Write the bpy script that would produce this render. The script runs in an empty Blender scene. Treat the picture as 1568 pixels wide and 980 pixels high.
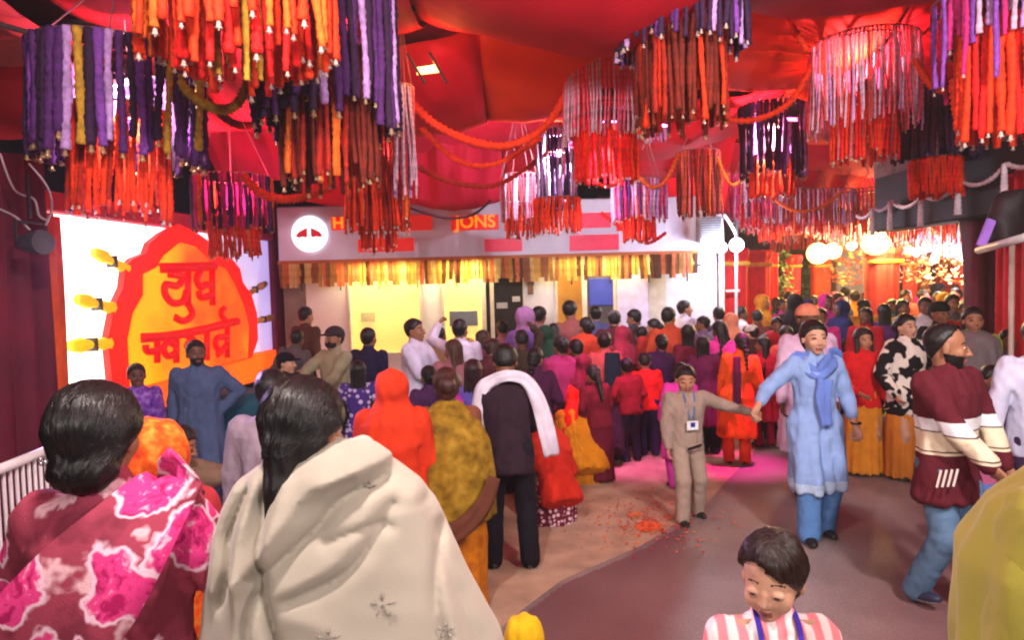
import bpy, math, random
import numpy as np
from mathutils import Vector, Matrix
R = math.radians
random.seed(7); np.random.seed(7)
scene = bpy.context.scene
COL = scene.collection

# ------------------------------------------------------------------ camera
FPX, CX, CY = 1050.0, 784.0, 490.0           # focal length in pixels of the 1568x980 photograph
CAM = Vector((0, 0, 1.95)); PITCH = R(2.9); ROLL = R(1.5)
_F = Vector((0, math.cos(PITCH), -math.sin(PITCH)))
_r0 = Vector((1, 0, 0)); _u0 = Vector((0, math.sin(PITCH), math.cos(PITCH)))
_r = _r0 * math.cos(ROLL) - _u0 * math.sin(ROLL)
_u = _u0 * math.cos(ROLL) + _r0 * math.sin(ROLL)
cam_data = bpy.data.cameras.new('camera'); cam = bpy.data.objects.new('camera', cam_data); COL.objects.link(cam)
cam_data.sensor_width = 36; cam_data.lens = FPX / 1568 * 36; cam_data.clip_end = 400; cam_data.clip_start = 0.05
m = Matrix.Identity(4)
for i in range(3):
    m[i][0] = _r[i]; m[i][1] = _u[i]; m[i][2] = -_F[i]; m[i][3] = CAM[i]
cam.matrix_world = m
scene.camera = cam

# ------------------------------------------------------------------ night sky, exposure
world = bpy.data.worlds.new('World'); scene.world = world; world.use_nodes = True
wn = world.node_tree; wn.nodes.clear()
sky = wn.nodes.new('ShaderNodeTexSky'); sky.sky_type = 'NISHITA'; sky.sun_disc = False
sky.sun_elevation = R(-4); sky.sun_rotation = R(200)
bg = wn.nodes.new('ShaderNodeBackground'); bg.inputs[1].default_value = 0.10
wo = wn.nodes.new('ShaderNodeOutputWorld')
wn.links.new(sky.outputs[0], bg.inputs[0]); wn.links.new(bg.outputs[0], wo.inputs[0])
scene.view_settings.view_transform = 'Standard'; scene.view_settings.look = 'None'
scene.view_settings.exposure = 0.30; scene.view_settings.gamma = 1.0
scene.cycles.max_bounces = 5; scene.cycles.diffuse_bounces = 2; scene.cycles.glossy_bounces = 2
scene.cycles.transmission_bounces = 4; scene.cycles.sample_clamp_indirect = 6; scene.cycles.pixel_filter_type = 'BLACKMAN_HARRIS'; scene.cycles.filter_width = 2.1; scene.cycles.volume_bounces = 0

def ray(px, py): return _F + _r * ((px - CX) / FPX) + _u * ((CY - py) / FPX)
def at(px, py, d): return CAM + ray(px, py) * d            # point at forward distance d
def ground(px, py):
    v = ray(px, py); return CAM + v * (-CAM.z / v.z)
def on_y(px, py, Y):
    v = ray(px, py); return CAM + v * (Y / v.y)

# ------------------------------------------------------------------ object helpers
def tag(o, label=None, cat=None, group=None, kind=None):
    if label: o['label'] = label
    if cat: o['category'] = cat
    if group: o['group'] = group
    if kind: o['kind'] = kind
    return o
def empty(name, loc=(0, 0, 0), rz=0.0, label=None, cat=None, group=None, sc=1.0):
    o = bpy.data.objects.new(name, None); COL.objects.link(o); o.empty_display_size = .1
    o.location = loc; o.rotation_euler = (0, 0, rz); o.scale = (sc, sc, sc)
    return tag(o, label, cat, group)
def link(name, me, parent=None, loc=None):
    o = bpy.data.objects.new(name, me); COL.objects.link(o)
    if parent: o.parent = parent
    if loc is not None: o.location = loc
    return o

class MB:                                                   # small mesh collector
    def __init__(s): s.v = []; s.f = []; s.m = []
    def add(s, vs, fs, mi=0):
        b = len(s.v); s.v += [tuple(x) for x in vs]; s.f += [tuple(i + b for i in f) for f in fs]; s.m += [mi] * len(fs)
    def box(s, c, d, M=None, mi=0, bev=0.0):
        cx, cy, cz = c; x, y, z = d[0] / 2, d[1] / 2, d[2] / 2
        if bev <= 0:
            vs = [(sx * x, sy * y, sz * z) for sx in (-1, 1) for sy in (-1, 1) for sz in (-1, 1)]
            fs = [(0, 1, 3, 2), (4, 6, 7, 5), (0, 4, 5, 1), (2, 3, 7, 6), (0, 2, 6, 4), (1, 5, 7, 3)]
        else:
            b = min(bev, x * .9, y * .9, z * .9); vs = []; fs = []
            n = 0; idx = {}
            for sx in (-1, 1):
                for sy in (-1, 1):
                    for sz in (-1, 1):
                        for a in range(3):
                            p = [sx * (x - b), sy * (y - b), sz * (z - b)]
                            p[a] = (sx * x, sy * y, sz * z)[a]
                            idx[(sx, sy, sz, a)] = len(vs); vs.append(tuple(p))
            def q(*k): fs.append(tuple(idx[i] for i in k))
            for t in (-1, 1):
                q((t, -1, -1, 0), (t, 1, -1, 0), (t, 1, 1, 0), (t, -1, 1, 0))
                q((-1, t, -1, 1), (1, t, -1, 1), (1, t, 1, 1), (-1, t, 1, 1))
                q((-1, -1, t, 2), (1, -1, t, 2), (1, 1, t, 2), (-1, 1, t, 2))
            for s1 in (-1, 1):
                for s2 in (-1, 1):
                    q((-1, s1, s2, 1), (1, s1, s2, 1), (1, s1, s2, 2), (-1, s1, s2, 2))
                    q((s1, -1, s2, 0), (s1, 1, s2, 0), (s1, 1, s2, 2), (s1, -1, s2, 2))
                    q((s1, s2, -1, 0), (s1, s2, 1, 0), (s1, s2, 1, 1), (s1, s2, -1, 1))
                    for s3 in (-1, 1): q((s1, s2, s3, 0), (s1, s2, s3, 1), (s1, s2, s3, 2))
        vs = [Vector(v) for v in vs]
        if M is not None: vs = [M @ v for v in vs]
        s.add([v + Vector(c) for v in vs], fs, mi)
    def tube(s, pts, r, n=6, mi=0, cap=True):
        pts = [Vector(p) for p in pts]; rs = r if isinstance(r, (list, tuple)) else [r] * len(pts)
        vs = []; up = Vector((0, 0, 1)); prev = None
        for i, p in enumerate(pts):
            t = (pts[min(i + 1, len(pts) - 1)] - pts[max(i - 1, 0)]).normalized()
            if prev is None: a = t.orthogonal().normalized()
            else: a = (prev - t * prev.dot(t)); a = a.normalized() if a.length > 1e-6 else t.orthogonal().normalized()
            prev = a; b = t.cross(a)
            for k in range(n):
                an = 2 * math.pi * k / n; vs.append(p + (a * math.cos(an) + b * math.sin(an)) * rs[i])
        fs = []
        for i in range(len(pts) - 1):
            for k in range(n):
                k2 = (k + 1) % n; fs.append((i * n + k, i * n + k2, (i + 1) * n + k2, (i + 1) * n + k))
        if cap: fs.append(tuple(range(n))[::-1]); fs.append(tuple((len(pts) - 1) * n + k for k in range(n)))
        s.add(vs, fs, mi)
    def grid(s, rows, mi=0, close=False):                   # rows of points
        nr, nc = len(rows), len(rows[0]); fs = []
        for i in range(nr - 1):
            for j in range(nc - (0 if close else 1)):
                j2 = (j + 1) % nc; fs.append((i * nc + j, i * nc + j2, (i + 1) * nc + j2, (i + 1) * nc + j))
        s.add([p for r_ in rows for p in r_], fs, mi)
    def mesh(s, name, mats, smooth=False):
        me = bpy.data.meshes.new(name); me.from_pydata(s.v, [], s.f)
        for mt in (mats if isinstance(mats, (list, tuple)) else [mats]): me.materials.append(mt)
        me.polygons.foreach_set('material_index', s.m)
        if smooth: me.polygons.foreach_set('use_smooth', [True] * len(s.f))
        me.update(); return me
    def build(s, name, mats, parent=None, smooth=False, loc=None):
        return link(name, s.mesh(name, mats, smooth), parent, loc)
def thick(o, t, off=0.0):
    md = o.modifiers.new('thickness', 'SOLIDIFY'); md.thickness = t; md.offset = off; return o

# ------------------------------------------------------------------ materials
_mc = {}
def srgb(c): return tuple((x / 255 / 12.92) if x / 255 <= .04045 else ((x / 255 + .055) / 1.055) ** 2.4 for x in c)
def mat(name, col, rough=.7, metal=0.0, var=.18, scale=6.0, bump=0.0, bscale=60.0, emit=0.0, emitcol=None, sheen=0.0, trans=0.0, spec=.4):
    if name in _mc: return _mc[name]
    m = bpy.data.materials.new(name); m.use_nodes = True; nt = m.node_tree; b = nt.nodes['Principled BSDF']
    col = tuple(col) + (1,)
    b.inputs['Roughness'].default_value = rough; b.inputs['Metallic'].default_value = metal
    b.inputs['Specular IOR Level'].default_value = spec
    tc = nt.nodes.new('ShaderNodeTexCoord')
    if var > 0:
        n = nt.nodes.new('ShaderNodeTexNoise'); n.inputs['Scale'].default_value = scale; n.inputs['Detail'].default_value = 5
        nt.links.new(tc.outputs['Object'], n.inputs['Vector'])
        r = nt.nodes.new('ShaderNodeValToRGB')
        r.color_ramp.elements[0].position = .3; r.color_ramp.elements[1].position = .7
        r.color_ramp.elements[0].color = tuple(c * (1 - var) for c in col[:3]) + (1,)
        r.color_ramp.elements[1].color = tuple(min(1, c * (1 + var)) for c in col[:3]) + (1,)
        nt.links.new(n.outputs['Fac'], r.inputs[0]); nt.links.new(r.outputs[0], b.inputs['Base Color'])
    else: b.inputs['Base Color'].default_value = col
    if bump > 0:
        n2 = nt.nodes.new('ShaderNodeTexNoise'); n2.inputs['Scale'].default_value = bscale; n2.inputs['Detail'].default_value = 3
        nt.links.new(tc.outputs['Object'], n2.inputs['Vector'])
        bp = nt.nodes.new('ShaderNodeBump'); bp.inputs['Strength'].default_value = bump; bp.inputs['Distance'].default_value = .01
        nt.links.new(n2.outputs['Fac'], bp.inputs['Height']); nt.links.new(bp.outputs[0], b.inputs['Normal'])
    if emit > 0:
        b.inputs['Emission Color'].default_value = (tuple(emitcol) + (1,)) if emitcol else col
        b.inputs['Emission Strength'].default_value = emit
    if sheen > 0: b.inputs['Sheen Weight'].default_value = sheen
    if trans > 0:
        tr = nt.nodes.new('ShaderNodeBsdfTranslucent'); mx = nt.nodes.new('ShaderNodeMixShader'); mx.inputs[0].default_value = trans
        src = b.inputs['Base Color'].links[0].from_socket if b.inputs['Base Color'].links else None
        if src: nt.links.new(src, tr.inputs[0])
        else: tr.inputs[0].default_value = col
        out = nt.nodes['Material Output']
        nt.links.new(b.outputs[0], mx.inputs[1]); nt.links.new(tr.outputs[0], mx.inputs[2]); nt.links.new(mx.outputs[0], out.inputs[0])
    _mc[name] = m; return m
def cloth(c, rough=.85, var=.14):                           # cloth by sRGB dye colour
    return mat('cloth_%d_%d_%d' % tuple(c), srgb(c), rough, 0, var, 9, .35, 160, spec=.2)
def pattern(name, kind, cols, scale=8.0):
    """cloth with a printed pattern; cols are sRGB"""
    if name in _mc: return _mc[name]
    m = bpy.data.materials.new(name); m.use_nodes = True; nt = m.node_tree; b = nt.nodes['Principled BSDF']
    N = nt.nodes.new; L = nt.links.new
    b.inputs['Roughness'].default_value = .85; b.inputs['Specular IOR Level'].default_value = .2
    tc = N('ShaderNodeTexCoord'); C = [srgb(c) + (1,) for c in cols]
    def ramp(fac, stops, interp='LINEAR'):
        r = N('ShaderNodeValToRGB'); r.color_ramp.interpolation = interp; e = r.color_ramp.elements
        while len(e) < len(stops): e.new(.5)
        for i, (p, c) in enumerate(stops): e[i].position = p; e[i].color = c
        L(fac, r.inputs[0]); return r.outputs[0]
    def noise(sc, det=3, vec=None):
        n = N('ShaderNodeTexNoise'); n.inputs['Scale'].default_value = sc; n.inputs['Detail'].default_value = det
        L(vec or tc.outputs['Object'], n.inputs['Vector']); return n
    if kind == 'floral':       # big blooms: distorted voronoi cells, two pinks, white edges, red ground
        nz = noise(9, 3); vm = N('ShaderNodeVectorMath'); vm.operation = 'MULTIPLY_ADD'
        L(nz.outputs['Color'], vm.inputs[0]); vm.inputs[1].default_value = (.20, .20, .20); L(tc.outputs['Object'], vm.inputs[2])
        v = N('ShaderNodeTexVoronoi'); v.inputs['Scale'].default_value = scale; L(vm.outputs[0], v.inputs['Vector'])
        bloom = ramp(noise(26, 5, vm.outputs[0]).outputs['Fac'], [(.38, C[1]), (.50, C[0]), (.60, C[0]), (.74, C[2])])
        gr = ramp(noise(7.5, 3).outputs['Fac'], [(.40, tuple(x * .62 for x in C[3][:3]) + (1,)), (.48, C[3]), (.56, C[3]), (.60, C[4]), (.63, C[4]), (.68, C[3])])
        edge = ramp(v.outputs['Distance'], [(.39, (0, 0, 0, 1)), (.42, (1, 1, 1, 1)), (.44, (1, 1, 1, 1)), (.48, (0, 0, 0, 1))])
        inside = ramp(v.outputs['Distance'], [(.40, (1, 1, 1, 1)), (.44, (0, 0, 0, 1))])
        m1 = N('ShaderNodeMixRGB'); L(inside, m1.inputs[0]); L(gr, m1.inputs[1]); L(bloom, m1.inputs[2])
        m2 = N('ShaderNodeMixRGB'); L(edge, m2.inputs[0]); L(m1.outputs[0], m2.inputs[1]); m2.inputs[2].default_value = C[2]; L(m2.outputs[0], b.inputs['Base Color'])
    elif kind == 'dots':
        v = N('ShaderNodeTexVoronoi'); v.inputs['Scale'].default_value = scale; L(tc.outputs['Object'], v.inputs['Vector'])
        v.inputs['Randomness'].default_value = .6
        L(ramp(v.outputs['Distance'], [(0, C[1]), (.36, C[1]), (.42, C[0])]), b.inputs['Base Color'])
    elif kind == 'cow':
        n = noise(scale, 1); L(ramp(n.outputs['Fac'], [(.50, C[0]), (.53, C[1])]), b.inputs['Base Color'])
    elif kind == 'brocade':
        n = noise(scale, 6); L(ramp(n.outputs['Fac'], [(.3, C[0]), (.5, C[1]), (.7, C[2])]), b.inputs['Base Color'])
    elif kind == 'stripes':    # vertical stripes along x
        sx = N('ShaderNodeSeparateXYZ'); L(tc.outputs['Object'], sx.inputs[0])
        mm = N('ShaderNodeMath'); mm.operation = 'MULTIPLY'; mm.inputs[1].default_value = scale; L(sx.outputs[0], mm.inputs[0])
        fr = N('ShaderNodeMath'); fr.operation = 'FRACT'; L(mm.outputs[0], fr.inputs[0])
        L(ramp(fr.outputs[0], [(0, C[0]), (.38, C[0]), (.46, C[1]), (.86, C[1]), (.95, C[0])]), b.inputs['Base Color'])
    elif kind == 'hbands':     # sweater bands by height z (stops in canonical metres)
        sx = N('ShaderNodeSeparateXYZ'); L(tc.outputs['Object'], sx.inputs[0])
        mm = N('ShaderNodeMath'); mm.operation = 'MULTIPLY'; mm.inputs[1].default_value = .5; L(sx.outputs[2], mm.inputs[0])
        L(ramp(mm.outputs[0], [(a * .5, c) for a, c in scale(C)], 'CONSTANT'), b.inputs['Base Color'])
    bp = N('ShaderNodeBump'); bp.inputs['Strength'].default_value = .3; bp.inputs['Distance'].default_value = .005
    L(noise(180).outputs['Fac'], bp.inputs['Height']); L(bp.outputs[0], b.inputs['Normal'])
    _mc[name] = m; return m

# ------------------------------------------------------------------ implicit surfaces -> meshes
A_ = lambda *v: np.array(v, dtype=np.float64)
def smin(a, b, k): h = np.clip(.5 + .5 * (b - a) / k, 0, 1); return b + (a - b) * h - k * h * (1 - h)
def smax(a, b, k): return -smin(-a, -b, k)
def cap(P, a, b, ra, rb=None):
    rb = ra if rb is None else rb; a = np.asarray(a, float); b = np.asarray(b, float); ab = b - a
    t = np.clip(((P - a) @ ab) / max(ab @ ab, 1e-9), 0, 1)
    return np.linalg.norm(P - a - t[:, None] * ab, axis=1) - (ra + (rb - ra) * t)
def ell(P, c, r):
    q = P - np.asarray(c, float); r = np.asarray(r, float)
    k0 = np.linalg.norm(q / r, axis=1); k1 = np.linalg.norm(q / (r * r), axis=1) + 1e-9
    return k0 * (k0 - 1) / k1
def prof(P, A, B, X, ts, aw, bd, offx=None, offy=None, rnd=.02, p=2.0):
    """solid of elliptical sections between A and B; X is the width axis"""
    A = np.asarray(A, float); B = np.asarray(B, float); U = B - A; L = np.linalg.norm(U); U = U / L
    X = np.asarray(X, float); X = X - U * (X @ U); X /= np.linalg.norm(X); Fy = np.cross(U, X)
    q = P - A; t = (q @ U) / L; a = np.interp(t, ts, aw) - rnd; b = np.interp(t, ts, bd) - rnd
    x = q @ X; y = q @ Fy
    if offx is not None: x = x - np.interp(t, ts, offx)
    if offy is not None: y = y - np.interp(t, ts, offy)
    k0 = ((np.abs(x / a)) ** p + (np.abs(y / b)) ** p) ** (1 / p); k1 = np.sqrt((x / a ** 2) ** 2 + (y / b ** 2) ** 2) + 1e-6
    d = np.where(k0 > .3, k0 * (k0 - 1) / k1, -np.minimum(a, b) * .7)
    dz = np.maximum(-t, t - 1) * L + rnd
    return np.minimum(np.maximum(d, dz), 0) + np.hypot(np.maximum(d, 0), np.maximum(dz, 0)) - rnd
def wob(P, f, seed=0):
    r = np.random.RandomState(seed); o = 0
    for i in range(4):
        k = r.normal(size=3) * f; o = o + np.sin(P @ k + r.uniform(0, 6.28))
    return o / 4
def mesh_sdf(f, lo, hi, res, pad=.0):
    lo = np.asarray(lo, float); hi = np.asarray(hi, float)
    nc = np.ceil((hi - lo) / (res * 4)).astype(int) + 1
    g = np.stack(np.meshgrid(*[np.arange(n) for n in nc], indexing='ij'), -1).reshape(-1, 3)
    dc = f(lo + (g * 4 + 1.5) * res)
    n = nc * 4
    V = np.repeat(np.repeat(np.repeat(dc.reshape(nc), 4, 0), 4, 1), 4, 2).astype(np.float32)
    act = g[np.abs(dc) < 4.5 * res + pad]
    if len(act) == 0: return None
    o = np.stack(np.meshgrid(*[np.arange(4)] * 3, indexing='ij'), -1).reshape(-1, 3)
    idx = (act[:, None, :] * 4 + o[None]).reshape(-1, 3)
    V[idx[:, 0], idx[:, 1], idx[:, 2]] = f(lo + idx * res)
    V[0] = V[-1] = 1; V[:, 0] = V[:, -1] = 1; V[:, :, 0] = V[:, :, -1] = 1
    S = V < 0
    cnt = sum(S[a:n[0] - 1 + a, b:n[1] - 1 + b, c:n[2] - 1 + c].astype(np.int8) for a in (0, 1) for b in (0, 1) for c in (0, 1))
    cells = np.argwhere((cnt > 0) & (cnt < 8))
    if len(cells) == 0: return None
    cid = np.full(n - 1, -1, np.int32); cid[cells[:, 0], cells[:, 1], cells[:, 2]] = np.arange(len(cells))
    cor = [(a, b, c) for a in (0, 1) for b in (0, 1) for c in (0, 1)]
    cv = np.stack([V[cells[:, 0] + a, cells[:, 1] + b, cells[:, 2] + c] for a, b, c in cor], 1)
    acc = np.zeros((len(cells), 3)); w = np.zeros(len(cells))
    for i in range(8):
        for j in range(i + 1, 8):
            dif = [abs(cor[i][k] - cor[j][k]) for k in range(3)]
            if sum(dif) != 1: continue
            mk = (cv[:, i] < 0) != (cv[:, j] < 0); va = cv[mk, i]; t = va / (va - cv[mk, j])
            acc[mk] += np.array(cor[i]) + t[:, None] * (np.array(cor[j]) - np.array(cor[i])); w[mk] += 1
    vs = lo + (cells + acc / w[:, None]) * res
    F = []
    for ax in range(3):
        u, v_ = [(1, 2), (2, 0), (0, 1)][ax]
        s0 = S.take(range(n[ax] - 1), ax); s1 = S.take(range(1, n[ax]), ax)
        e = np.argwhere(s0 != s1); e = e[(e[:, u] > 0) & (e[:, v_] > 0)]
        inside = s0[e[:, 0], e[:, 1], e[:, 2]]
        du = np.zeros(3, int); du[u] = 1; dv = np.zeros(3, int); dv[v_] = 1
        q = [e - du - dv, e - dv, e, e - du]
        q = np.stack([cid[k[:, 0], k[:, 1], k[:, 2]] for k in q], 1)
        q[~inside] = q[~inside][:, ::-1]; F.append(q)
    F = np.concatenate(F); F = F[(F >= 0).all(1)]
    return vs, F
def make_mesh(name, parts, mats, matfn=None):
    """parts: list of (verts, quads, material index or function)"""
    parts = [p for p in parts if p and p[0] is not None]
    nv = 0; Vs = []; Fs = []; Ms = []
    for v, f, mi in parts:
        Vs.append(v); Fs.append(f + nv); nv += len(v)
        Ms.append(mi(v[f].mean(1)) if callable(mi) else np.full(len(f), mi))
    Vs = np.concatenate(Vs); Fs = np.concatenate(Fs); Ms = np.concatenate(Ms)
    me = bpy.data.meshes.new(name); me.vertices.add(len(Vs)); me.vertices.foreach_set('co', Vs.astype(np.float32).ravel())
    me.loops.add(len(Fs) * 4); me.loops.foreach_set('vertex_index', Fs.astype(np.int32).ravel())
    me.polygons.add(len(Fs)); me.polygons.foreach_set('loop_start', np.arange(0, len(Fs) * 4, 4, dtype=np.int32))
    for mt in mats: me.materials.append(mt)
    me.polygons.foreach_set('material_index', Ms.astype(np.int32)); me.polygons.foreach_set('use_smooth', np.ones(len(Fs), bool))
    me.update(calc_edges=True); me.validate(); return me
def sd(f, lo, hi, res, mi=0, pad=0.0):
    r = mesh_sdf(f, lo, hi, res, pad); return (r[0], r[1], mi) if r else None

# ------------------------------------------------------------------ skeleton
def rotm(ax, a):
    c, s = math.cos(a), math.sin(a)
    return np.array({'x': [[1, 0, 0], [0, c, -s], [0, s, c]], 'y': [[c, 0, s], [0, 1, 0], [-s, 0, c]], 'z': [[c, -s, 0], [s, c, 0], [0, 0, 1]]}[ax])
def ik(a, b, l1, l2, pole):
    a = np.asarray(a, float); b = np.asarray(b, float); v = b - a; d = np.linalg.norm(v)
    if d > (l1 + l2) * .995: b = a + v / d * (l1 + l2) * .995; v = b - a; d = np.linalg.norm(v)
    x = (l1 * l1 - l2 * l2 + d * d) / (2 * d); h = math.sqrt(max(l1 * l1 - x * x, 0)); u = v / d
    pole = np.asarray(pole, float); pole = pole - u * (pole @ u); pole /= np.linalg.norm(pole) + 1e-9
    return a + u * x + pole * h, b
def skeleton(p):
    if p.get('shawl') and 'handR' not in p: p['handR'] = (-.12, -.20, 1.0); p['handL'] = (.12, -.20, 1.0); p['poleR'] = (-.3, .1, -1); p['poleL'] = (.3, .1, -1)
    f = p.get('sex', 'm') == 'f'; J = {}
    lean = R(p.get('lean', 0)); side = R(p.get('side', 0)); pz = p.get('pz', .92)
    T = rotm('z', R(p.get('twist', 0))) @ rotm('y', side) @ rotm('x', lean)
    P0 = A_(p.get('px', 0), p.get('pyy', 0), pz); J['P'] = P0; J['T'] = T; J['U'] = T @ A_(0, 0, 1); J['X'] = T @ A_(1, 0, 0)
    sw = .165 if f else .19; sw *= p.get('wide', 1)
    J['N'] = P0 + T @ A_(0, .01, .52)
    Hn = T @ rotm('z', 0); neck = p.get('neck', 0)
    J['H'] = J['N'] + T @ rotm('x', R(neck) * .6) @ A_(0, -.01, .135)
    J['HR'] = rotm('z', R(p.get('hyaw', 0))) @ rotm('x', lean * .35 + R(p.get('hpitch', neck))) @ rotm('y', R(p.get('hroll', 0)))
    for s, k in ((-1, 'R'), (1, 'L')):                     # facing -Y: the person's right hand is at -X
        S = P0 + T @ A_(s * sw, 0, .455); J['S' + k] = S
        tgt = p.get('hand' + k, (s * (sw + .07), -.04, pz - .12)); pole = p.get('pole' + k, (s * .5, .8, -.3))
        J['E' + k], J['W' + k] = ik(S, tgt, .28, .25, pole)
        hp = P0 + rotm('z', R(p.get('twist', 0)) * .5) @ A_(s * .09, 0, -.02); J['T' + k] = hp
        ft = p.get('foot' + k, (s * .10, 0, 0)); an = A_(ft[0], ft[1] + .02, ft[2] + .08)
        J['K' + k], J['A' + k] = ik(hp, an, .43, .42, p.get('kpole' + k, (s * .1, -1, .15)))
    return J

def head_sdf(q, f, kid=False):
    if kid: return head_kid(q)
    if f: return head_f(q)
    d = ell(q, (0, .015, .03), (.077, .096, .09))
    d = smin(d, ell(q, (0, -.018, -.045), (.060 if f else .064, .07, .074)), .03)
    d = smin(d, ell(q, (0, -.062, -.098), (.026, .026, .02)), .025)
    for s in (-1, 1):
        d = smin(d, ell(q, (s * .04, -.058, -.025), (.024, .022, .026)), .02)
        d = smax(d, -ell(q, (s * .033, -.105, .008), (.021, .017, .012)), .014)
        d = smin(d, ell(q, (s * .033, -.078, .007), (.017, .013, .010)), .004)
        d = smin(d, ell(q, (s * .08, .012, -.01), (.010, .02, .032)), .008)
    d = smin(d, cap(q, (0, -.09, .008), (0, -.112, -.03), .008, .0125), .012)
    d = smin(d, cap(q, (-.016, -.095, -.034), (.016, -.095, -.034), .008), .010)
    d = smin(d, ell(q, (0, -.089, -.062), (.025, .012, .006)), .006)
    d = smin(d, ell(q, (0, -.087, -.073), (.021, .012, .0065)), .005)
    return d
def head_f(q):                                             # softer, narrower face
    d = ell(q, (0, .015, .03), (.075, .095, .09))
    d = smin(d, ell(q, (0, -.020, -.038), (.057, .068, .070)), .035)
    d = smin(d, ell(q, (0, -.066, -.092), (.020, .021, .017)), .03)
    for s in (-1, 1):
        d = smin(d, ell(q, (s * .036, -.060, -.028), (.024, .022, .026)), .022)
        d = smax(d, -ell(q, (s * .032, -.107, .006), (.021, .016, .012)), .014)
        d = smin(d, ell(q, (s * .032, -.079, .005), (.017, .013, .0105)), .004)
        d = smin(d, ell(q, (s * .077, .012, -.01), (.009, .018, .028)), .008)
    d = smin(d, cap(q, (0, -.088, .004), (0, -.105, -.030), .007, .010), .012)
    d = smin(d, cap(q, (-.012, -.093, -.034), (.012, -.093, -.034), .0065), .010)
    d = smin(d, ell(q, (0, -.087, -.060), (.021, .011, .0065)), .006)
    return smin(d, ell(q, (0, -.085, -.071), (.018, .011, .007)), .005)
def head_kid(q):                                           # round forehead, small jaw and nose, full cheeks
    d = ell(q, (0, .015, .030), (.079, .096, .091))
    d = smin(d, ell(q, (0, -.026, -.034), (.058, .062, .062)), .04)
    d = smin(d, ell(q, (0, -.062, -.080), (.018, .020, .016)), .03)
    for s in (-1, 1):
        d = smin(d, ell(q, (s * .037, -.058, -.034), (.026, .024, .026)), .025)
        d = smax(d, -ell(q, (s * .034, -.108, .000), (.021, .015, .011)), .016)
        d = smin(d, ell(q, (s * .034, -.079, -.001), (.018, .0125, .0115)), .004)
        d = smin(d, ell(q, (s * .080, .012, -.012), (.009, .018, .028)), .008)
    d = smin(d, cap(q, (0, -.088, -.006), (0, -.099, -.030), .007, .0095), .014)
    d = smin(d, cap(q, (-.010, -.090, -.034), (.010, -.090, -.034), .006), .010)
    d = smin(d, ell(q, (0, -.084, -.056), (.018, .010, .006)), .006)
    return smin(d, ell(q, (0, -.082, -.065), (.015, .010, .006)), .005)
def head_mat(q, p):
    m = np.zeros(len(q), int)                              # 0 skin 1 lips 2 brows 3 eye white 4 iris 5 beard
    y = q[:, 1]; x = np.abs(q[:, 0]); z = q[:, 2]
    if p.get('kid'): z = np.where(z > -.02, z + .007, z - .007); zb_ = z - .004
    else: zb_ = z
    if p.get('beard'):
        m[(z < -.035 - .4 * np.clip(.07 - x, -1, 1) * .6) & (y < .03) & (z > -.14)] = 5
        m[(x < .035) & (z > -.058) & (z < -.043) & (y < -.08)] = 5
    m[(x < (.017 if p.get('kid') else .023)) & (z > -.079) & (z < (-.059 if p.get('kid') else -.056)) & (y < -.078)] = 1
    bt = .0028 if p.get('sex') == 'f' else .004
    m[(x > .015) & (x < .052) & (np.abs(zb_ - (.0320 - (x - (.026 if p.get('kid') else .030)) ** 2 * 13)) < bt * (.9 if p.get('kid') else 1)) & (y < -.05)] = 2
    ez = .0035 if p.get('kid') else .007
    e = ((x - .033) / .0150) ** 2 + ((z - ez) / (.0046 if p.get('neareyes') else .0050)) ** 2
    m[(e < 1) & (y < -.07)] = 3 if p.get('neareyes') else 4
    m[(np.hypot(x - .033, z - ez) < .0075) & (e < 1) & (y < -.07)] = 4
    return m
def hair_cut(q, p):
    st = p.get('hair', 'short')
    yb = np.interp(q[:, 2], [-.10, -.07, -.03, .01, .05, .075, .12], p.get('hairline', [.05, .04, .022, -.01, -.045, -.082, -.11]))
    if p.get('sweep'): yb = yb - np.clip(q[:, 0] * p['sweep'], -.03, .03) * (q[:, 2] < .085)
    yb = yb + .007 * wob(q, 70, 11) + .004 * wob(q, 160, 12)
    sh = ell(q, (0, .02, .038), (.087, .105, .094)) + .004 * wob(q, 34, 17)
    if p.get('hairvol'): sh = sh - p['hairvol']
    if st != 'short': sh = smin(sh, ell(q, (0, .045, -.03), (.07, .06, .07)), .03)
    else: sh = smin(sh, ell(q, (0, .05, -.02), (.062, .05, .055)), .03)
    d = smax(sh, (yb - q[:, 1]) * .8, .012)
    return d + .0020 * wob(q, 120, 3) + .0006 * np.sin(np.arctan2(q[:, 1] - .03, q[:, 0]) * 50 + q[:, 2] * 40)

SK = {}
def skin(i):
    c = [(150, 100, 74), (128, 82, 58), (172, 120, 92), (108, 68, 48), (196, 146, 120)][i]
    return mat('skin_%d' % i, srgb(c), .55, 0, .10, 14, .12, 120, spec=.4)
M_LIP = lambda: mat('lips', srgb((150, 80, 72)), .5)
M_BROW = lambda: mat('brow_hair', (.022, .014, .011), .8)
M_EYEW = lambda: mat('eye_white', (.42, .38, .36), .3, var=0)
M_IRIS = lambda: mat('iris', (.015, .008, .006), .2, var=0)
def m_hair(c=(22, 17, 18)):
    k = 'hair_%d_%d_%d' % tuple(c)
    if k in _mc: return _mc[k]
    m = mat(k, tuple(x * .75 for x in srgb(c)), .46, 0, .5, 30, 0); nt = m.node_tree; b = nt.nodes['Principled BSDF']
    w = nt.nodes.new('ShaderNodeTexWave'); w.inputs['Scale'].default_value = 90; w.inputs['Distortion'].default_value = 9; w.inputs['Detail'].default_value = 2
    tc = nt.nodes.new('ShaderNodeTexCoord'); nt.links.new(tc.outputs['Object'], w.inputs['Vector'])
    bp = nt.nodes.new('ShaderNodeBump'); bp.inputs['Strength'].default_value = .22; bp.inputs['Distance'].default_value = .003
    nt.links.new(w.outputs['Fac'], bp.inputs['Height']); nt.links.new(bp.outputs[0], b.inputs['Normal']); return m

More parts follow.
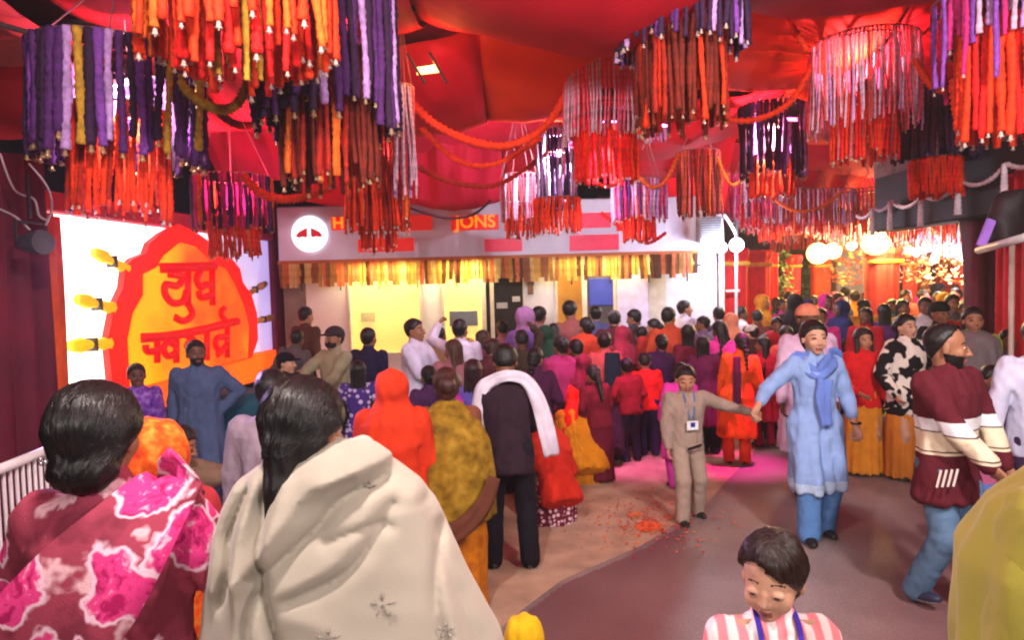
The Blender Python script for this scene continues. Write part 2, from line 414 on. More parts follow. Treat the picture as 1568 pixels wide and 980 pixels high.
def hand_part(W, dirv, n, curl, side, res):
    """palm + four fingers + thumb; dirv along the hand, n palm normal"""
    d = np.asarray(dirv, float); d /= np.linalg.norm(d); n = np.asarray(n, float); n = n - d * (n @ d); n /= np.linalg.norm(n) + 1e-9
    l = np.cross(n, d) * side
    W = np.asarray(W, float); pc = W + d * .045
    segs = []
    for i, (o, L) in enumerate(((-.030, .058), (-.010, .072), (.010, .078), (.029, .070))):
        a = W + d * .085 + l * o; an = curl * (1 + .15 * i)
        b = a + (d * math.cos(an) + n * math.sin(an)) * L * .5
        c = b + (d * math.cos(an * 2.1) + n * math.sin(an * 2.1)) * L * .5
        segs += [(a - d * .03, a, .0105, .0095), (a, b, .0095, .0085), (b, c, .0085, .0072)]
    t0 = W + d * .02 + l * .025; t1 = t0 + (d * .6 + l * .7 + n * .25) * .042; t2 = t1 + (d * .85 + l * .15 + n * .4) * .032
    segs += [(t0, t1, .014, .011), (t1, t2, .011, .008)]
    def f(P):
        q = P - pc; e = np.stack([q @ l, q @ n, q @ d], 1); r = ell(e, (0, 0, 0), (.040, .017, .050))
        r = smin(r, cap(P, W - d * .05, W + d * .02, .026, .024), .02)
        for a, b, ra, rb in segs: r = smin(r, cap(P, a, b, ra, rb), .006)
        return r
    return sd(f, W + d * .04 - .14, W + d * .04 + .14, res)

def hair_strands(f, Hc, HR, hs, p, root):
    """thin strands combed over the hair surface from the parting toward the bun, tail or shoulders"""
    rr = np.random.RandomState(4); n = p['strands']; tgt = np.array(p.get('comb', (0, .10, -.03)))
    q = rr.normal(size=(n, 3)); q /= np.linalg.norm(q, axis=1)[:, None]; q[:, 2] = np.abs(q[:, 2]) * 1.1 - .15
    q = q * A_(.085, .10, .09) + A_(0, .02, .04)
    if p.get('combfront'): q[:, 0] *= .6; q[:, 1] -= .02
    P = Hc + (q @ HR.T) * hs; T = Hc + HR @ tgt * hs; side = HR @ A_(1, 0, 0)
    def grad(P):
        e = .0015; return np.stack([f(P + A_(*(e * (np.arange(3) == i)))) - f(P - A_(*(e * (np.arange(3) == i)))) for i in range(3)], 1) / (2 * e)
    off = rr.uniform(.0008, .0042, n)
    for _ in range(3): g = grad(P); P = P - (f(P) - off)[:, None] * g
    ok = f(P) < .02
    ok &= ((((P - Hc) @ HR) / hs)[:, 1] > -.085)
    P = P[ok]; off = off[ok]; n = len(P); path = [P]; step = .011; jit = rr.normal(size=(n, 3)) * .18
    for k in range(13):
        g = grad(P); g /= np.linalg.norm(g, axis=1)[:, None] + 1e-9; d = T - P
        if p.get('fall'): ql = ((P - Hc) @ HR) / hs; d = np.stack([ql[:, 0] * 1.2, ql[:, 1] * .4 + .02, -np.ones(n) * .12], 1) @ HR.T
        d = d / (np.linalg.norm(d, axis=1)[:, None] + .02) + jit * .6; d -= g * (d * g).sum(1)[:, None]; d /= np.linalg.norm(d, axis=1)[:, None] + 1e-6
        P = P + d * step; g = grad(P); P = P - np.clip(f(P) - off, -.01, .01)[:, None] * g; path.append(P)
    Pt = np.stack(path, 1); m_ = Pt.shape[1]; V = []; 
    tg = np.gradient(Pt, axis=1); nn = grad(Pt.reshape(-1, 3)).reshape(Pt.shape); sd_ = np.cross(tg, nn); sd_ /= np.linalg.norm(sd_, axis=2)[:, :, None] + 1e-9
    w = (.0011 * np.sin(np.linspace(.25, 2.9, m_)))[None, :, None]
    A = Pt - sd_ * w; B = Pt + sd_ * w; C = Pt + nn * .0007
    V = np.stack([A, C, B], 2).reshape(-1, 3); F = []
    i = (np.arange(n)[:, None] * m_ + np.arange(m_ - 1)[None]).ravel() * 3
    F = np.concatenate([np.stack([i, i + 1, i + 4, i + 3], 1), np.stack([i + 1, i + 2, i + 5, i + 4], 1)])
    c = p.get('haircol', (22, 17, 18)); o = link('hair_strands', make_mesh('strands', [(V, F, 0)], [mat('strand_%d' % c[0], tuple(x * 1.1 + .004 for x in srgb(c)), .34, 0, .3, 40)]), root)
    o['kind'] = 'stuff'

# ------------------------------------------------------------------ a person
def folds(P, J, amp, seed=0, f=38):
    z = P[:, 2]; th = np.arctan2(P[:, 1] - J['P'][1], P[:, 0] - J['P'][0])
    r1 = 1 - 2.2 * np.abs(wob(P * A_(1, 1, .55) + .03 * wob(P, 9, seed + 4)[:, None], f * .8, seed)); r2 = 1 - 2.2 * np.abs(wob(P * A_(.7, .7, 1), f * 1.7, seed + 7))
    return -amp * (.9 * r1 + .45 * r2 + .4 * np.sin(th * 9 + 2.5 * wob(P, 5, seed + 1)))
def torso_prof(P, J, f, grow=0.0, hem=-.12, flare=0.0, k=1.0):
    U = J['U']; A = J['P'] + U * hem; B = J['P'] + U * .535; L = .535 - hem
    zz = np.array([hem, -.06, .0, .14, .30, .40, .455, .495, .535])
    aw = np.array([.175, .178, .168, .142, .165, .178, .172, .105, .058]) if f else np.array([.170, .170, .164, .156, .182, .198, .186, .110, .062])
    bd = np.array([.118, .122, .115, .095, .122, .110, .085, .062, .055]) if f else np.array([.112, .114, .112, .108, .122, .115, .085, .064, .058])
    zz[0] = min(hem, -.061); aw = aw * k + grow; bd = bd * (k if k < 1 else (k + (k - 1) * .8)) + grow; aw[0] += flare; bd[0] += flare
    return prof(P, A, B, J['X'], (zz - hem) / L, aw, bd, rnd=.03)
def person(label, loc, rz, p, group=None, sc=1.0, res=.014, hres=.006, handres=.006, cat='person'):
    """p: pose + outfit dict; returns the Empty"""
    J = skeleton(p); f = p.get('sex', 'm') == 'f'; k = p.get('build', 1.0); sk = skin(p.get('skin', 0)); root = empty('person', loc, rz, label, cat, group, sc)
    allp = np.array([J[x] for x in J if len(x) <= 2 and x not in ('T', 'X', 'U', 'HR')])
    lo = allp.min(0) - .30; hi = allp.max(0) + .30; lo[2] = min(-.03, lo[2] + .25)
    # --- body: one continuous figure
    def body(P):
        d = torso_prof(P, J, f, -.02, -.08, 0, k)
        d = smin(d, cap(P, J['N'] - J['U'] * .04, J['H'] + J['HR'] @ A_(0, .02, -.04), .060, .052), .03)
        for s in 'RL':
            d = smin(d, cap(P, J['S' + s], J['E' + s], .046, .036), .03)
            d = smin(d, cap(P, J['E' + s], J['W' + s], .036, .024), .012)
            d = smin(d, cap(P, J['T' + s], J['K' + s], .078, .050), .03)
            d = smin(d, cap(P, J['K' + s], J['A' + s], .052, .034), .015)
        d = smin(d, ell((P - J['H']) @ J['HR'], (0, .01, 0), (.066, .08, .10)), .03)
        return d
    HR = J['HR']; Hc = J['H']; hs = p.get('headscale', 1.05)
    toH = lambda P: ((P - Hc) @ HR) / hs
    def hf(P): return head_sdf(toH(P), f, p.get('kid')) * hs
    parts = [sd(body, lo, hi, max(res, .016))]
    h = sd(hf, Hc - .16 * hs, Hc + .16 * hs, hres); parts.append((h[0], h[1], lambda c: head_mat(toH(c), p)))
    for s, sg in (('R', -1), ('L', 1)):
        if p.get('nohands'): break
        dv = p.get('hdir' + s, J['W' + s] - J['E' + s]); nn = p.get('hnorm' + s, (-sg * .9, -.3, .1))
        parts.append(hand_part(J['W' + s], dv, nn, p.get('curl', .45), -sg, handres))
    link('body', make_mesh('body', parts, [sk, M_LIP(), M_BROW(), M_EYEW(), M_IRIS(), m_hair()]), root)
    # --- hair
    st = p.get('hair', 'short')
    if st:
        hm = m_hair(p.get('haircol', (22, 17, 18))); tail = p.get('tail'); ext = []
        def hair(P):
            q = toH(P); d = hair_cut(q, p)
            if st == 'bun': d = smin(d, ell(q, p.get('bun', (0, .12, .0)), p.get('bunr', (.055, .05, .055))) + .002 * np.sin(q[:, 0] * 260 + q[:, 2] * 90), .012)
            if st == 'long': d = smin(d, prof(q, (0, .065, -.36), (0, .05, .04), (1, 0, 0), [0, .3, .75, 1], [.05, .085, .085, .07], [.02, .028, .045, .05]) + .004 * np.sin(q[:, 0] * 150 + 3 * wob(q, 12, 4)), .03)
            if st == 'longfront':
                for s_ in (-1, 1): d = smin(d, cap(q, (s_ * .072, -.005, .03), (s_ * .085, -.02, -.26), .03, .02) + .003 * np.sin(q[:, 0] * 200), .02)
            if st in ('tail', 'braid'):
                z0 = -.02
                wv = .012 * np.abs(np.sin(q[:, 2] * 60)) if st == 'braid' else .003 * np.sin(q[:, 0] * 240 + 4 * wob(q, 20, 2))
                d = smin(d, cap(q, (0, .10, z0), (0, .10, z0 - .10), .036, .034) + wv, .02); d = smin(d, cap(q, (0, .10, -.12), (0, .09, -.34), .034, .018) + wv, .02)
            return d * hs
        if p.get('strands'): hair_strands(hair, Hc, HR, hs, p, root)
        link('hair', make_mesh('hair', [sd(hair, Hc - (.22 if st in ('short', 'bun') else .42) * hs, Hc + .24 * hs, min(max(hres, .006), .012), 0, .006)], [hm]), root)
    # --- lower garment
    Pm = J['P']
    low = p.get('low', 'trousers'); lm = p.get('lowm') or cloth(p.get('lowc', (40, 40, 48)))
    if low == 'trousers':
        lw = p.get('loose', .016); ankle = p.get('ankle', .02)
        def tr(P):
            d = torso_prof(P, J, f, .004, -.09, 0, k); d = smax(d, (P - Pm) @ J['U'] - .06, .01)
            for s in 'RL':
                d = smin(d, cap(P, J['T' + s] + A_(0, .01, 0), J['K' + s], .088 + lw * .5, .060 + lw), .035)
                d = smin(d, cap(P, J['K' + s], J['A' + s] - A_(0, 0, .01), .060 + lw, .040 + ankle + lw * .6), .02)
            return d + folds(P, J, .004, 5, 55)
        link('trousers', make_mesh('trousers', [sd(tr, lo, [hi[0], hi[1], Pm[2] + .14], res, 0, .006)], [lm]), root)
    elif low in ('skirt', 'saree'):
        za = p.get('skirtz', .03); fl = p.get('flare', .21)
        c0 = A_((J['AR'][0] + J['AL'][0]) / 2, (J['AR'][1] + J['AL'][1]) / 2, za)
        def skt(P):
            d = prof(P, c0, Pm + J['U'] * .10, J['X'], [0, .15, .5, .85, 1], [fl, fl * .97, .21 * k, .19 * k, .15 * k], [fl * .9, fl * .86, .16 * k, .135 * k, .115 * k], rnd=.02)
            t = np.clip(1.2 - P[:, 2], 0, 1.2); th = np.arctan2(P[:, 1] - c0[1], P[:, 0] - c0[0])
            return d + t * .010 * np.sin(th * p.get('pleats', 14) + 2 * wob(P, 3, 8)) + .003 * wob(P, 45, 3)
        link('skirt' if low == 'skirt' else 'saree_skirt', make_mesh('skirt', [sd(skt, [lo[0], lo[1], -.02], [hi[0], hi[1], Pm[2] + .22], res, 0, .015)], [lm]), root)
    # --- shoes
    if not p.get('noshoes'):
        sm = mat('shoe_%s' % str(p.get('shoec', (30, 28, 30))), srgb(p.get('shoec', (30, 28, 30))), .5); wm = mat('shoe_sole', (.6, .58, .55), .6)
        for s in 'RL':
            a = J['A' + s]; yaw = R(p.get('fyaw' + s, -8 if s == 'R' else 8)); Rz = rotm('z', yaw) @ rotm('x', R(p.get('fpitch' + s, 0)))
            def sh(P, a=a, Rz=Rz):
                q = (P - a) @ Rz
                d = smin(ell(q, (0, -.075, -.045), (.044, .10, .036)), ell(q, (0, .02, -.03), (.038, .055, .05)), .03)
                return smax(d, -(q[:, 2] + .075), .004)
            def shm(c, a=a, Rz=Rz): return ((c - a) @ Rz)[:, 2] < -.062
            r = mesh_sdf(sh, a - .2, a + .2, max(.009, hres))
            link('shoe', make_mesh('shoe', [(r[0], r[1], lambda c: shm(c).astype(int))], [sm, wm]), root)
    # --- upper garment
    tm = p.get('topm') or cloth(p.get('topc', (120, 120, 120))); hem = p.get('hem', -.14); grow = p.get('grow', -.006 if p.get('shawl') else .012); slv = p.get('sleeve', 1.95); sw_ = p.get('slw', .012)
    def top(P):
        if hem < -.25:                                       # kurta
            zb = max(J['P'][2] + hem, .06); c0 = (J['AR'] + J['AL']) / 2 * .5 + J['P'] * .5; c0 = A_(c0[0], c0[1], zb); fl = p.get('tflare', .05)
            d = torso_prof(P, J, f, grow, -.06, 0, k)
            for s in 'RL': d = smin(d, smax(np.minimum(cap(P, J['T' + s], J['K' + s], .120, .112), cap(P, J['K' + s], J['A' + s], .112, .11)), zb - P[:, 2], .01), .04)
            d = smin(d, prof(P, c0, J['P'] + J['U'] * .2, J['X'], [0, .5, 1], [.19 * k + fl, .19 * k + fl * .5, .15 * k], [.14 * k + fl * .7, .135 * k + fl * .3, .105 * k], rnd=.015), .03)
        else: d = torso_prof(P, J, f, grow, hem, p.get('tflare', .005), k)
        for s in 'RL':
            S, E, W = J['S' + s], J['E' + s], J['W' + s]
            e1 = S + (E - S) * min(slv, 1); d = smin(d, cap(P, S, e1, .056 + sw_, .046 + sw_), .035)
            if slv > 1: d = smin(d, cap(P, E, E + (W - E) * (slv - 1), .045 + sw_, .033 + sw_), .015)
        if p.get('collar', 1): d = smin(d, cap(P, J['N'] + J['U'] * .005, J['N'] + J['U'] * .03, .064, .060), .012)
        amp = p.get('famp', .008); t = np.clip((J['P'][2] + .1 - P[:, 2]) * 2, 0, 1)
        return d + folds(P, J, amp, p.get('seed', 1)) + (t * .012 * np.sin(np.arctan2(P[:, 1] - J['P'][1], P[:, 0] - J['P'][0]) * 11 + wob(P, 4, 2)) if hem < -.25 else 0)
    tl = lo.copy(); tl[2] = max(0, min(J['P'][2] + min(hem, 0) - .05, J['WR'][2] - .08, J['WL'][2] - .08))
    th_ = [hi[0], hi[1], max(J['N'][2] + .08, J['WR'][2] + .08, J['WL'][2] + .08, J['ER'][2] + .1, J['EL'][2] + .1)]
    link(p.get('topname', 'kurta' if hem < -.25 else 'shirt'), make_mesh('top', [sd(top, tl, th_, res, p.get('topmi', 0), .02)], [tm] + p.get('topx', [])), root)
    # --- shawl (cape over shoulders and arms)
    if p.get('shawl'):
        S = p['shawl']; m_ = S.get('m') or cloth(S['c']); zb = S.get('z', .75); 
        def shl(P):
            A = A_(J['P'][0], J['P'][1], zb) ; B = J['N'] + J['U'] * .05; w = S.get('w', .27)
            d = prof(P, A, B, J['X'], [0, .3, .65, .82, .93, 1], [w, w * .97, w * .92, .225, .14, .075], [w * .7, w * .74, w * .76, .165, .11, .07], rnd=.02)
            th = np.arctan2(P[:, 1], P[:, 0] - .1)
            d = d + .010 * np.sin(th * 10 + 3 * wob(P, 4, 6) + P[:, 2] * 5) * np.clip((1.5 - P[:, 2]) * 3, .2, 1) + .005 * wob(P * A_(1, 1, .4), 40, 8)
            if S.get('head'): d = smin(d, smax(ell(toH(P), (0, .025, .02), (.105, .118, .118)), -(toH(P)[:, 1] + .062 + 0 * P[:, 0]), .01), .05)
            return d
        l2 = [-.5, -.42, zb - .06]; h2 = [.5, .42, Hc[2] + .16 if S.get('head') else J['N'][2] + .12]
        l2 = [l2[0] + Pm[0], l2[1] + min(Pm[1], Hc[1]), l2[2]]; h2 = [h2[0] + Pm[0], h2[1] + Pm[1], h2[2]]
        link(S.get('name', 'shawl'), make_mesh('shawl', [sd(shl, l2, h2, res, 0, .03)], [m_]), root)
    # --- veil over the head
    if p.get('veil'):
        S = p['veil']; m_ = S.get('m') or cloth(S['c'])
        def vl(P):
            q = toH(P); d = ell(q, (0, .03, .025), (.105, .122, .115)) - (.012 if p.get('shawl') else 0)
            d = smax(d, -(q[:, 1] + .065 - np.clip(-q[:, 2] - .03, 0, 1) * .3), .012)
            d2 = prof(P, J['N'] - J['U'] * S.get('drop', .30) + A_(0, .05, 0), Hc, J['X'], [0, .4, .75, 1], [.20, .215, .12, .09], [.10, .13, .11, .08], rnd=.02)
            d2 = smax(d2, -((P - J['N']) @ (J['T'] @ A_(0, 1, 0)) + .03), .02)
            return smin(d, d2, .04) + .005 * np.sin(P[:, 0] * 70 + 3 * wob(P, 6, 5)) + .002 * wob(P, 60, 2)
        link('veil', make_mesh('veil', [sd(vl, Hc - A_(.28, .2, .5), Hc + A_(.28, .28, .18), res, 0, .012)], [m_]), root)
    # --- caps, turbans
    if p.get('hat'):
        S = p['hat']; m_ = cloth(S['c'])
        def ht(P):
            q = toH(P)
            d = smax(ell(q, (0, .01, .045), (.093, .112, S.get('h', .09))), -(q[:, 2] - .03), .008)
            if S.get('kind') == 'cap': d = smin(d, ell(q, (0, -.115, .045), (.065, .065, .010)), .01)
            if S.get('kind') == 'turban': d = smin(d, ell(q, (0, .01, .055), (.115, .125, .06)), .03) + .006 * np.sin(q[:, 2] * 160 + q[:, 0] * 60)
            return d * hs
        link('cap' if S.get('kind') != 'turban' else 'turban', make_mesh('hat', [sd(ht, Hc - .25, Hc + .25, max(hres, .007), 0, .01)], [m_]), root)
    # --- ribbons: scarves, dupattas, lanyards: list of dict(pts, w, c, t)
    for rb in p.get('ribbons', []):
        root_rb = ribbon(rb['pts'], rb['w'], rb.get('m') or cloth(rb['c']), rb.get('name', 'scarf'), root, rb.get('up'), rb.get('t', .006), rb.get('wave', .006))
    if p.get('mask'):
        def mk(P): q = toH(P); return smax(ell(q, (0, -.03, -.055), (.067, .078, .055)), (q[:, 1] + .02), .01)
        link('face_mask', make_mesh('mask', [sd(mk, Hc - .15, Hc + .15, .008)], [cloth(p['mask'])]), root)
    root['_H'] = 0; del root['_H']
    return root, J
def smooth_path(pts, n=6):
    pts = [Vector(p) for p in pts]; out = []
    for i in range(len(pts) - 1):
        p0, p1, p2, p3 = pts[max(i - 1, 0)], pts[i], pts[i + 1], pts[min(i + 2, len(pts) - 1)]
        for k in range(n):
            t = k / n; out.append(.5 * ((2 * p1) + (p2 - p0) * t + (2 * p0 - 5 * p1 + 4 * p2 - p3) * t * t + (3 * p1 - p0 - 3 * p2 + p3) * t ** 3))
    out.append(pts[-1]); return out
def ribbon(pts, w, m, name, parent, up=None, t=.006, wave=.006, n=6, cols=6, seed=0):
    path = smooth_path(pts, n); rows = []; N = len(path)
    ws = w if isinstance(w, (list, tuple)) else [w, w]
    for i, p in enumerate(path):
        tg = (path[min(i + 1, N - 1)] - path[max(i - 1, 0)]).normalized()
        u = i / (N - 1) * (len(ws) - 1); j = min(int(u), len(ws) - 2); ww = ws[j] + (ws[j + 1] - ws[j]) * (u - j)
        upv = Vector(up) if up else Vector((0, -1, 0)); sdv = tg.cross(upv)
        if sdv.length < .05: sdv = tg.orthogonal()
        sdv.normalize(); nrm = sdv.cross(tg).normalized()
        rows.append([p + sdv * ww * (k / (cols - 1) - .5) + nrm * wave * math.sin(k * 2.1 + i * .35 + seed) for k in range(cols)])
    mb = MB(); mb.grid(rows); o = mb.build(name, m, parent, True); thick(o, t); return o

def place(px, py, d, p, label, yaw=0, group=None, sc=None, lod=None, force=None):
    """put a person so that the crown of the head shows at photo pixel (px,py) at forward distance d;
    yaw 0 faces the camera, 180 turns the back"""
    J = skeleton(p); hs = p.get('headscale', 1.05)
    crown = J['H'] + J['HR'] @ A_(0, .01, .125 * hs)
    t = at(px, py, d); s = sc or min(max(t.z / crown[2], .5), 1.12)
    rz = R(yaw); c, sn = math.cos(rz), math.sin(rz)
    ox = (crown[0] * c - crown[1] * sn) * s; oy = (crown[0] * sn + crown[1] * c) * s
    if lod is None: lod = (.011, .0055, .006) if d < 3 else (.015, .007, .007) if d < 6.5 else (.021, .0095, .010) if d < 9 else (.028, .012, .014)
    return person(label, (t.x - ox, t.y - oy, p.get('zoff', 0)), rz, p, group, s, lod[0], lod[1], lod[2])

# ------------------------------------------------------------------ lamps: every light has its fixture, some of them added unseen
def aim(o, target): o.rotation_euler = (Vector(target) - o.location).to_track_quat('-Z', 'Y').to_euler()
M_METAL = mat('lamp_housing', (.06, .06, .07), .4, .6)
def lamp_glass(name, col, e): return mat(name, (.9, .9, .9), .3, var=0, emit=e, emitcol=col)
def floodlight(loc, target, col, power, label, glow=30, size=.28, spot=None, group=None, blend=.6):
    loc = Vector(loc); root = empty('floodlight', loc, 0, label, 'lamp', group); d = (Vector(target) - loc).normalized()
    root.rotation_euler = d.to_track_quat('-Z', 'Y').to_euler()
    mb = MB(); mb.box((0, 0, .05), (size, size * .8, .07), bev=.012)
    for k in range(6): mb.box((-size * .4 + size * .16 * k, 0, .10), (.008, size * .7, .04))
    mb.tube([(-size * .55, 0, .04), (-size * .55, 0, .18), (size * .55, 0, .18), (size * .55, 0, .04)], .008, 5)
    mb.build('housing', M_METAL, root)
    g = MB(); g.box((0, 0, .008), (size * .88, size * .68, .012), bev=.004); g.build('lens', lamp_glass('lens_%d_%d_%d_%g' % (col[0] * 99, col[1] * 99, col[2] * 99, glow), col, glow), root)
    if spot: l = bpy.data.lights.new('lamp', 'SPOT'); l.spot_size = R(spot); l.spot_blend = blend; l.shadow_soft_size = size * .3
    else: l = bpy.data.lights.new('lamp', 'AREA'); l.shape = 'RECTANGLE'; l.size = size * .88; l.size_y = size * .68
    l.energy = power; l.color = col; lo = bpy.data.objects.new('lamp', l); COL.objects.link(lo); lo.parent = root; lo.location = (0, 0, -.01)
    return root
# unseen floods, added to brighten the near crowd, the bank front and the walkway
FG = 'white floodlights under the canopy'  # group of added, unseen floods
floodlight((-1.4, -1.6, 3.1), (-.5, 2.6, 1.2), (1.0, .93, .88), 50, 'white floodlight on the canopy frame behind the camera on the left', group=FG)  # added, unseen behind the camera
floodlight((2.0, -1.2, 3.1), (2.0, 4.2, .8), (1.0, .92, .90), 70, 'white floodlight on the canopy frame behind the camera on the right', group=FG)  # added, unseen behind the camera
floodlight((-.6, 1.3, 3.5), (-.4, 6.5, .9), (1.0, .86, .80), 88, 'white floodlight under the canopy above the near women', group=FG)  # added, unseen above the near women
floodlight((2.3, 1.3, 3.5), (2.6, 6.5, .5), (1.0, .89, .85), 125, 'white floodlight under the canopy above the near girl', group=FG)  # added, unseen above the near girl
floodlight(at(196, 120, 4.4), (-1.6, 8.5, 1.2), (1.0, .88, .88), 55, 'white floodlight under the canopy before the lit panel', group=FG, size=.18)  # added, hidden in the chandelier
floodlight(at(853, 225, 6.8), (-.5, 10.6, 2.0), (.84, .83, 1.0), 210, 'bluish floodlight facing the bank front', group=FG, size=.18)  # added, hidden in a chandelier to brighten the bank front
floodlight(at(1182, 190, 7.6), (3.6, 11.5, .6), (1.0, .80, .70), 90, 'warm floodlight over the far walkway', group=FG, size=.18)  # added, hidden in a chandelier to brighten the far walkway
floodlight((-.9, 5.6, 3.4), (-.95, 7.2, 1.2), (.50, .40, 1.0), 170, 'violet stage light above the man in the white hooded jacket', spot=42, size=.16)
_g = ground(1125, 712); floodlight((_g.x + .5, _g.y - .3, 3.5), (_g.x, _g.y, 0), (1.0, .04, .42), 1250, 'magenta stage light throwing a pink patch on the walkway', spot=25, blend=1, size=.12)
_g = ground(985, 715); floodlight((_g.x + .2, _g.y - .2, 3.5), (_g.x, _g.y, 0), (.85, .10, .60), 420, 'pink stage light on the paving beside the queue', spot=26, blend=1, size=.12)
floodlight(at(930, 185, 6.0), (.9, 7.9, .2), (1.0, .16, .50), 420, 'pink stage light above the back of the crowd', spot=44, size=.16)
# up-lights added unseen inside the garland chandeliers wash the cloth red
for px, py, d, c, w, wh in ((508, 40, 4.3, (1, .22, .14), 20, 'dark purple and brown'), (1046, 10, 4.6, (1, .2, .14), 20, 'violet and brown'), (196, 150, 4.4, (1, .4, .35), 12, 'wide purple'), (930, 130, 6.0, (1, .12, .12), 26, 'tall pink'), (1322, 120, 6.0, (1, .20, .10), 24, 'round white-stranded'), (853, 240, 6.8, (1, .12, .2), 22, 'dark purple middle'), (1182, 230, 7.6, (1, .2, .12), 26, 'dark purple and round orange'), (355, 320, 7.0, (1, .12, .2), 20, 'small plum')):
    q = at(px, py, d); floodlight(q, q + Vector((.02, .25, 1)), (1, c[1] * .8, max(c[2], .19)), w * 2.7, 'red wash light inside the %s chandelier, aimed up at the cloth' % wh, group='red wash lights inside the chandeliers', glow=2, size=.10)  # added wash lights, hidden inside the chandeliers
floodlight((4.2, 12.5, 2.9), (4.6, 13.5, 4.6), (1, .4, .4), 60, 'rose wash light over the far walkway aimed at the cloth', glow=2, size=.14)  # added wash light to redden the cloth

# ------------------------------------------------------------------ ground
def ground_mat():
    m = bpy.data.materials.new('paving_asphalt'); m.use_nodes = True; nt = m.node_tree; b = nt.nodes['Principled BSDF']; N = nt.nodes.new; L = nt.links.new
    tc = N('ShaderNodeTexCoord')
    def nz(s, d=6): n = N('ShaderNodeTexNoise'); n.inputs['Scale'].default_value = s; n.inputs['Detail'].default_value = d; L(tc.outputs['Object'], n.inputs['Vector']); return n.outputs['Fac']
    r = N('ShaderNodeValToRGB'); r.color_ramp.elements[0].position = .35; r.color_ramp.elements[1].position = .68
    r.color_ramp.elements[0].color = (.26, .20, .195, 1); r.color_ramp.elements[1].color = (.40, .31, .30, 1); L(nz(1.3), r.inputs[0])
    r2 = N('ShaderNodeValToRGB'); r2.color_ramp.elements[0].position = .36; r2.color_ramp.elements[0].color = (.42, .40, .40, 1); r2.color_ramp.elements[1].color = (1.2, 1.2, 1.2, 1); L(nz(70, 3), r2.inputs[0])
    mx = N('ShaderNodeMixRGB'); mx.blend_type = 'MULTIPLY'; mx.inputs[0].default_value = .6; L(r.outputs[0], mx.inputs[1]); L(r2.outputs[0], mx.inputs[2]); L(mx.outputs[0], b.inputs['Base Color'])
    b.inputs['Roughness'].default_value = .55; bp = N('ShaderNodeBump'); bp.inputs['Strength'].default_value = .25; bp.inputs['Distance'].default_value = .006
    L(nz(90, 3), bp.inputs['Height']); L(bp.outputs[0], b.inputs['Normal']); return m
g = MB(); g.grid([[(x, y, 0) for x in (-60, -10, 0, 10, 60)] for y in (-20, 0, 10, 30, 120)]); GROUND = ground_mat(); tag(g.build('ground', GROUND), kind='structure')
def sheet(name, pts, m, z, sub=None):
    mb = MB(); mb.add([(p[0], p[1], z) for p in pts], [tuple(range(len(pts)))]); return tag(mb.build(name, m), kind='structure')
# tan paved apron on the left, ending in a curved edge; maroon shadow painted on the ground beside it
edge = [ground(*p) for p in ((700, 1200), (742, 985), (800, 935), (860, 890), (930, 860), (985, 835), (1040, 800), (1085, 770), (1110, 740), (1150, 700), (1165, 670), (1180, 640))]
apron = [(-9, -2, 0), (edge[0].x, -2, 0)] + [tuple(p) for p in edge] + [(edge[-1].x, 16, 0), (-9, 16, 0)]
sheet('pavement', [Vector(p) for p in apron], mat('tan_pavement', (.46, .30, .205), .6, 0, .28, 3.5, .3, 80), .004)
M_SHADE = mat('maroon_shade', (.115, .022, .030), .92, 0, .4, 2.2, .6, 220, spec=.15)
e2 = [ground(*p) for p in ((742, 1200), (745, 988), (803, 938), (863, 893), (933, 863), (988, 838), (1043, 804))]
r2 = [ground(*p) for p in ((1055, 835), (1062, 880), (1055, 930), (1035, 990), (985, 1200))]
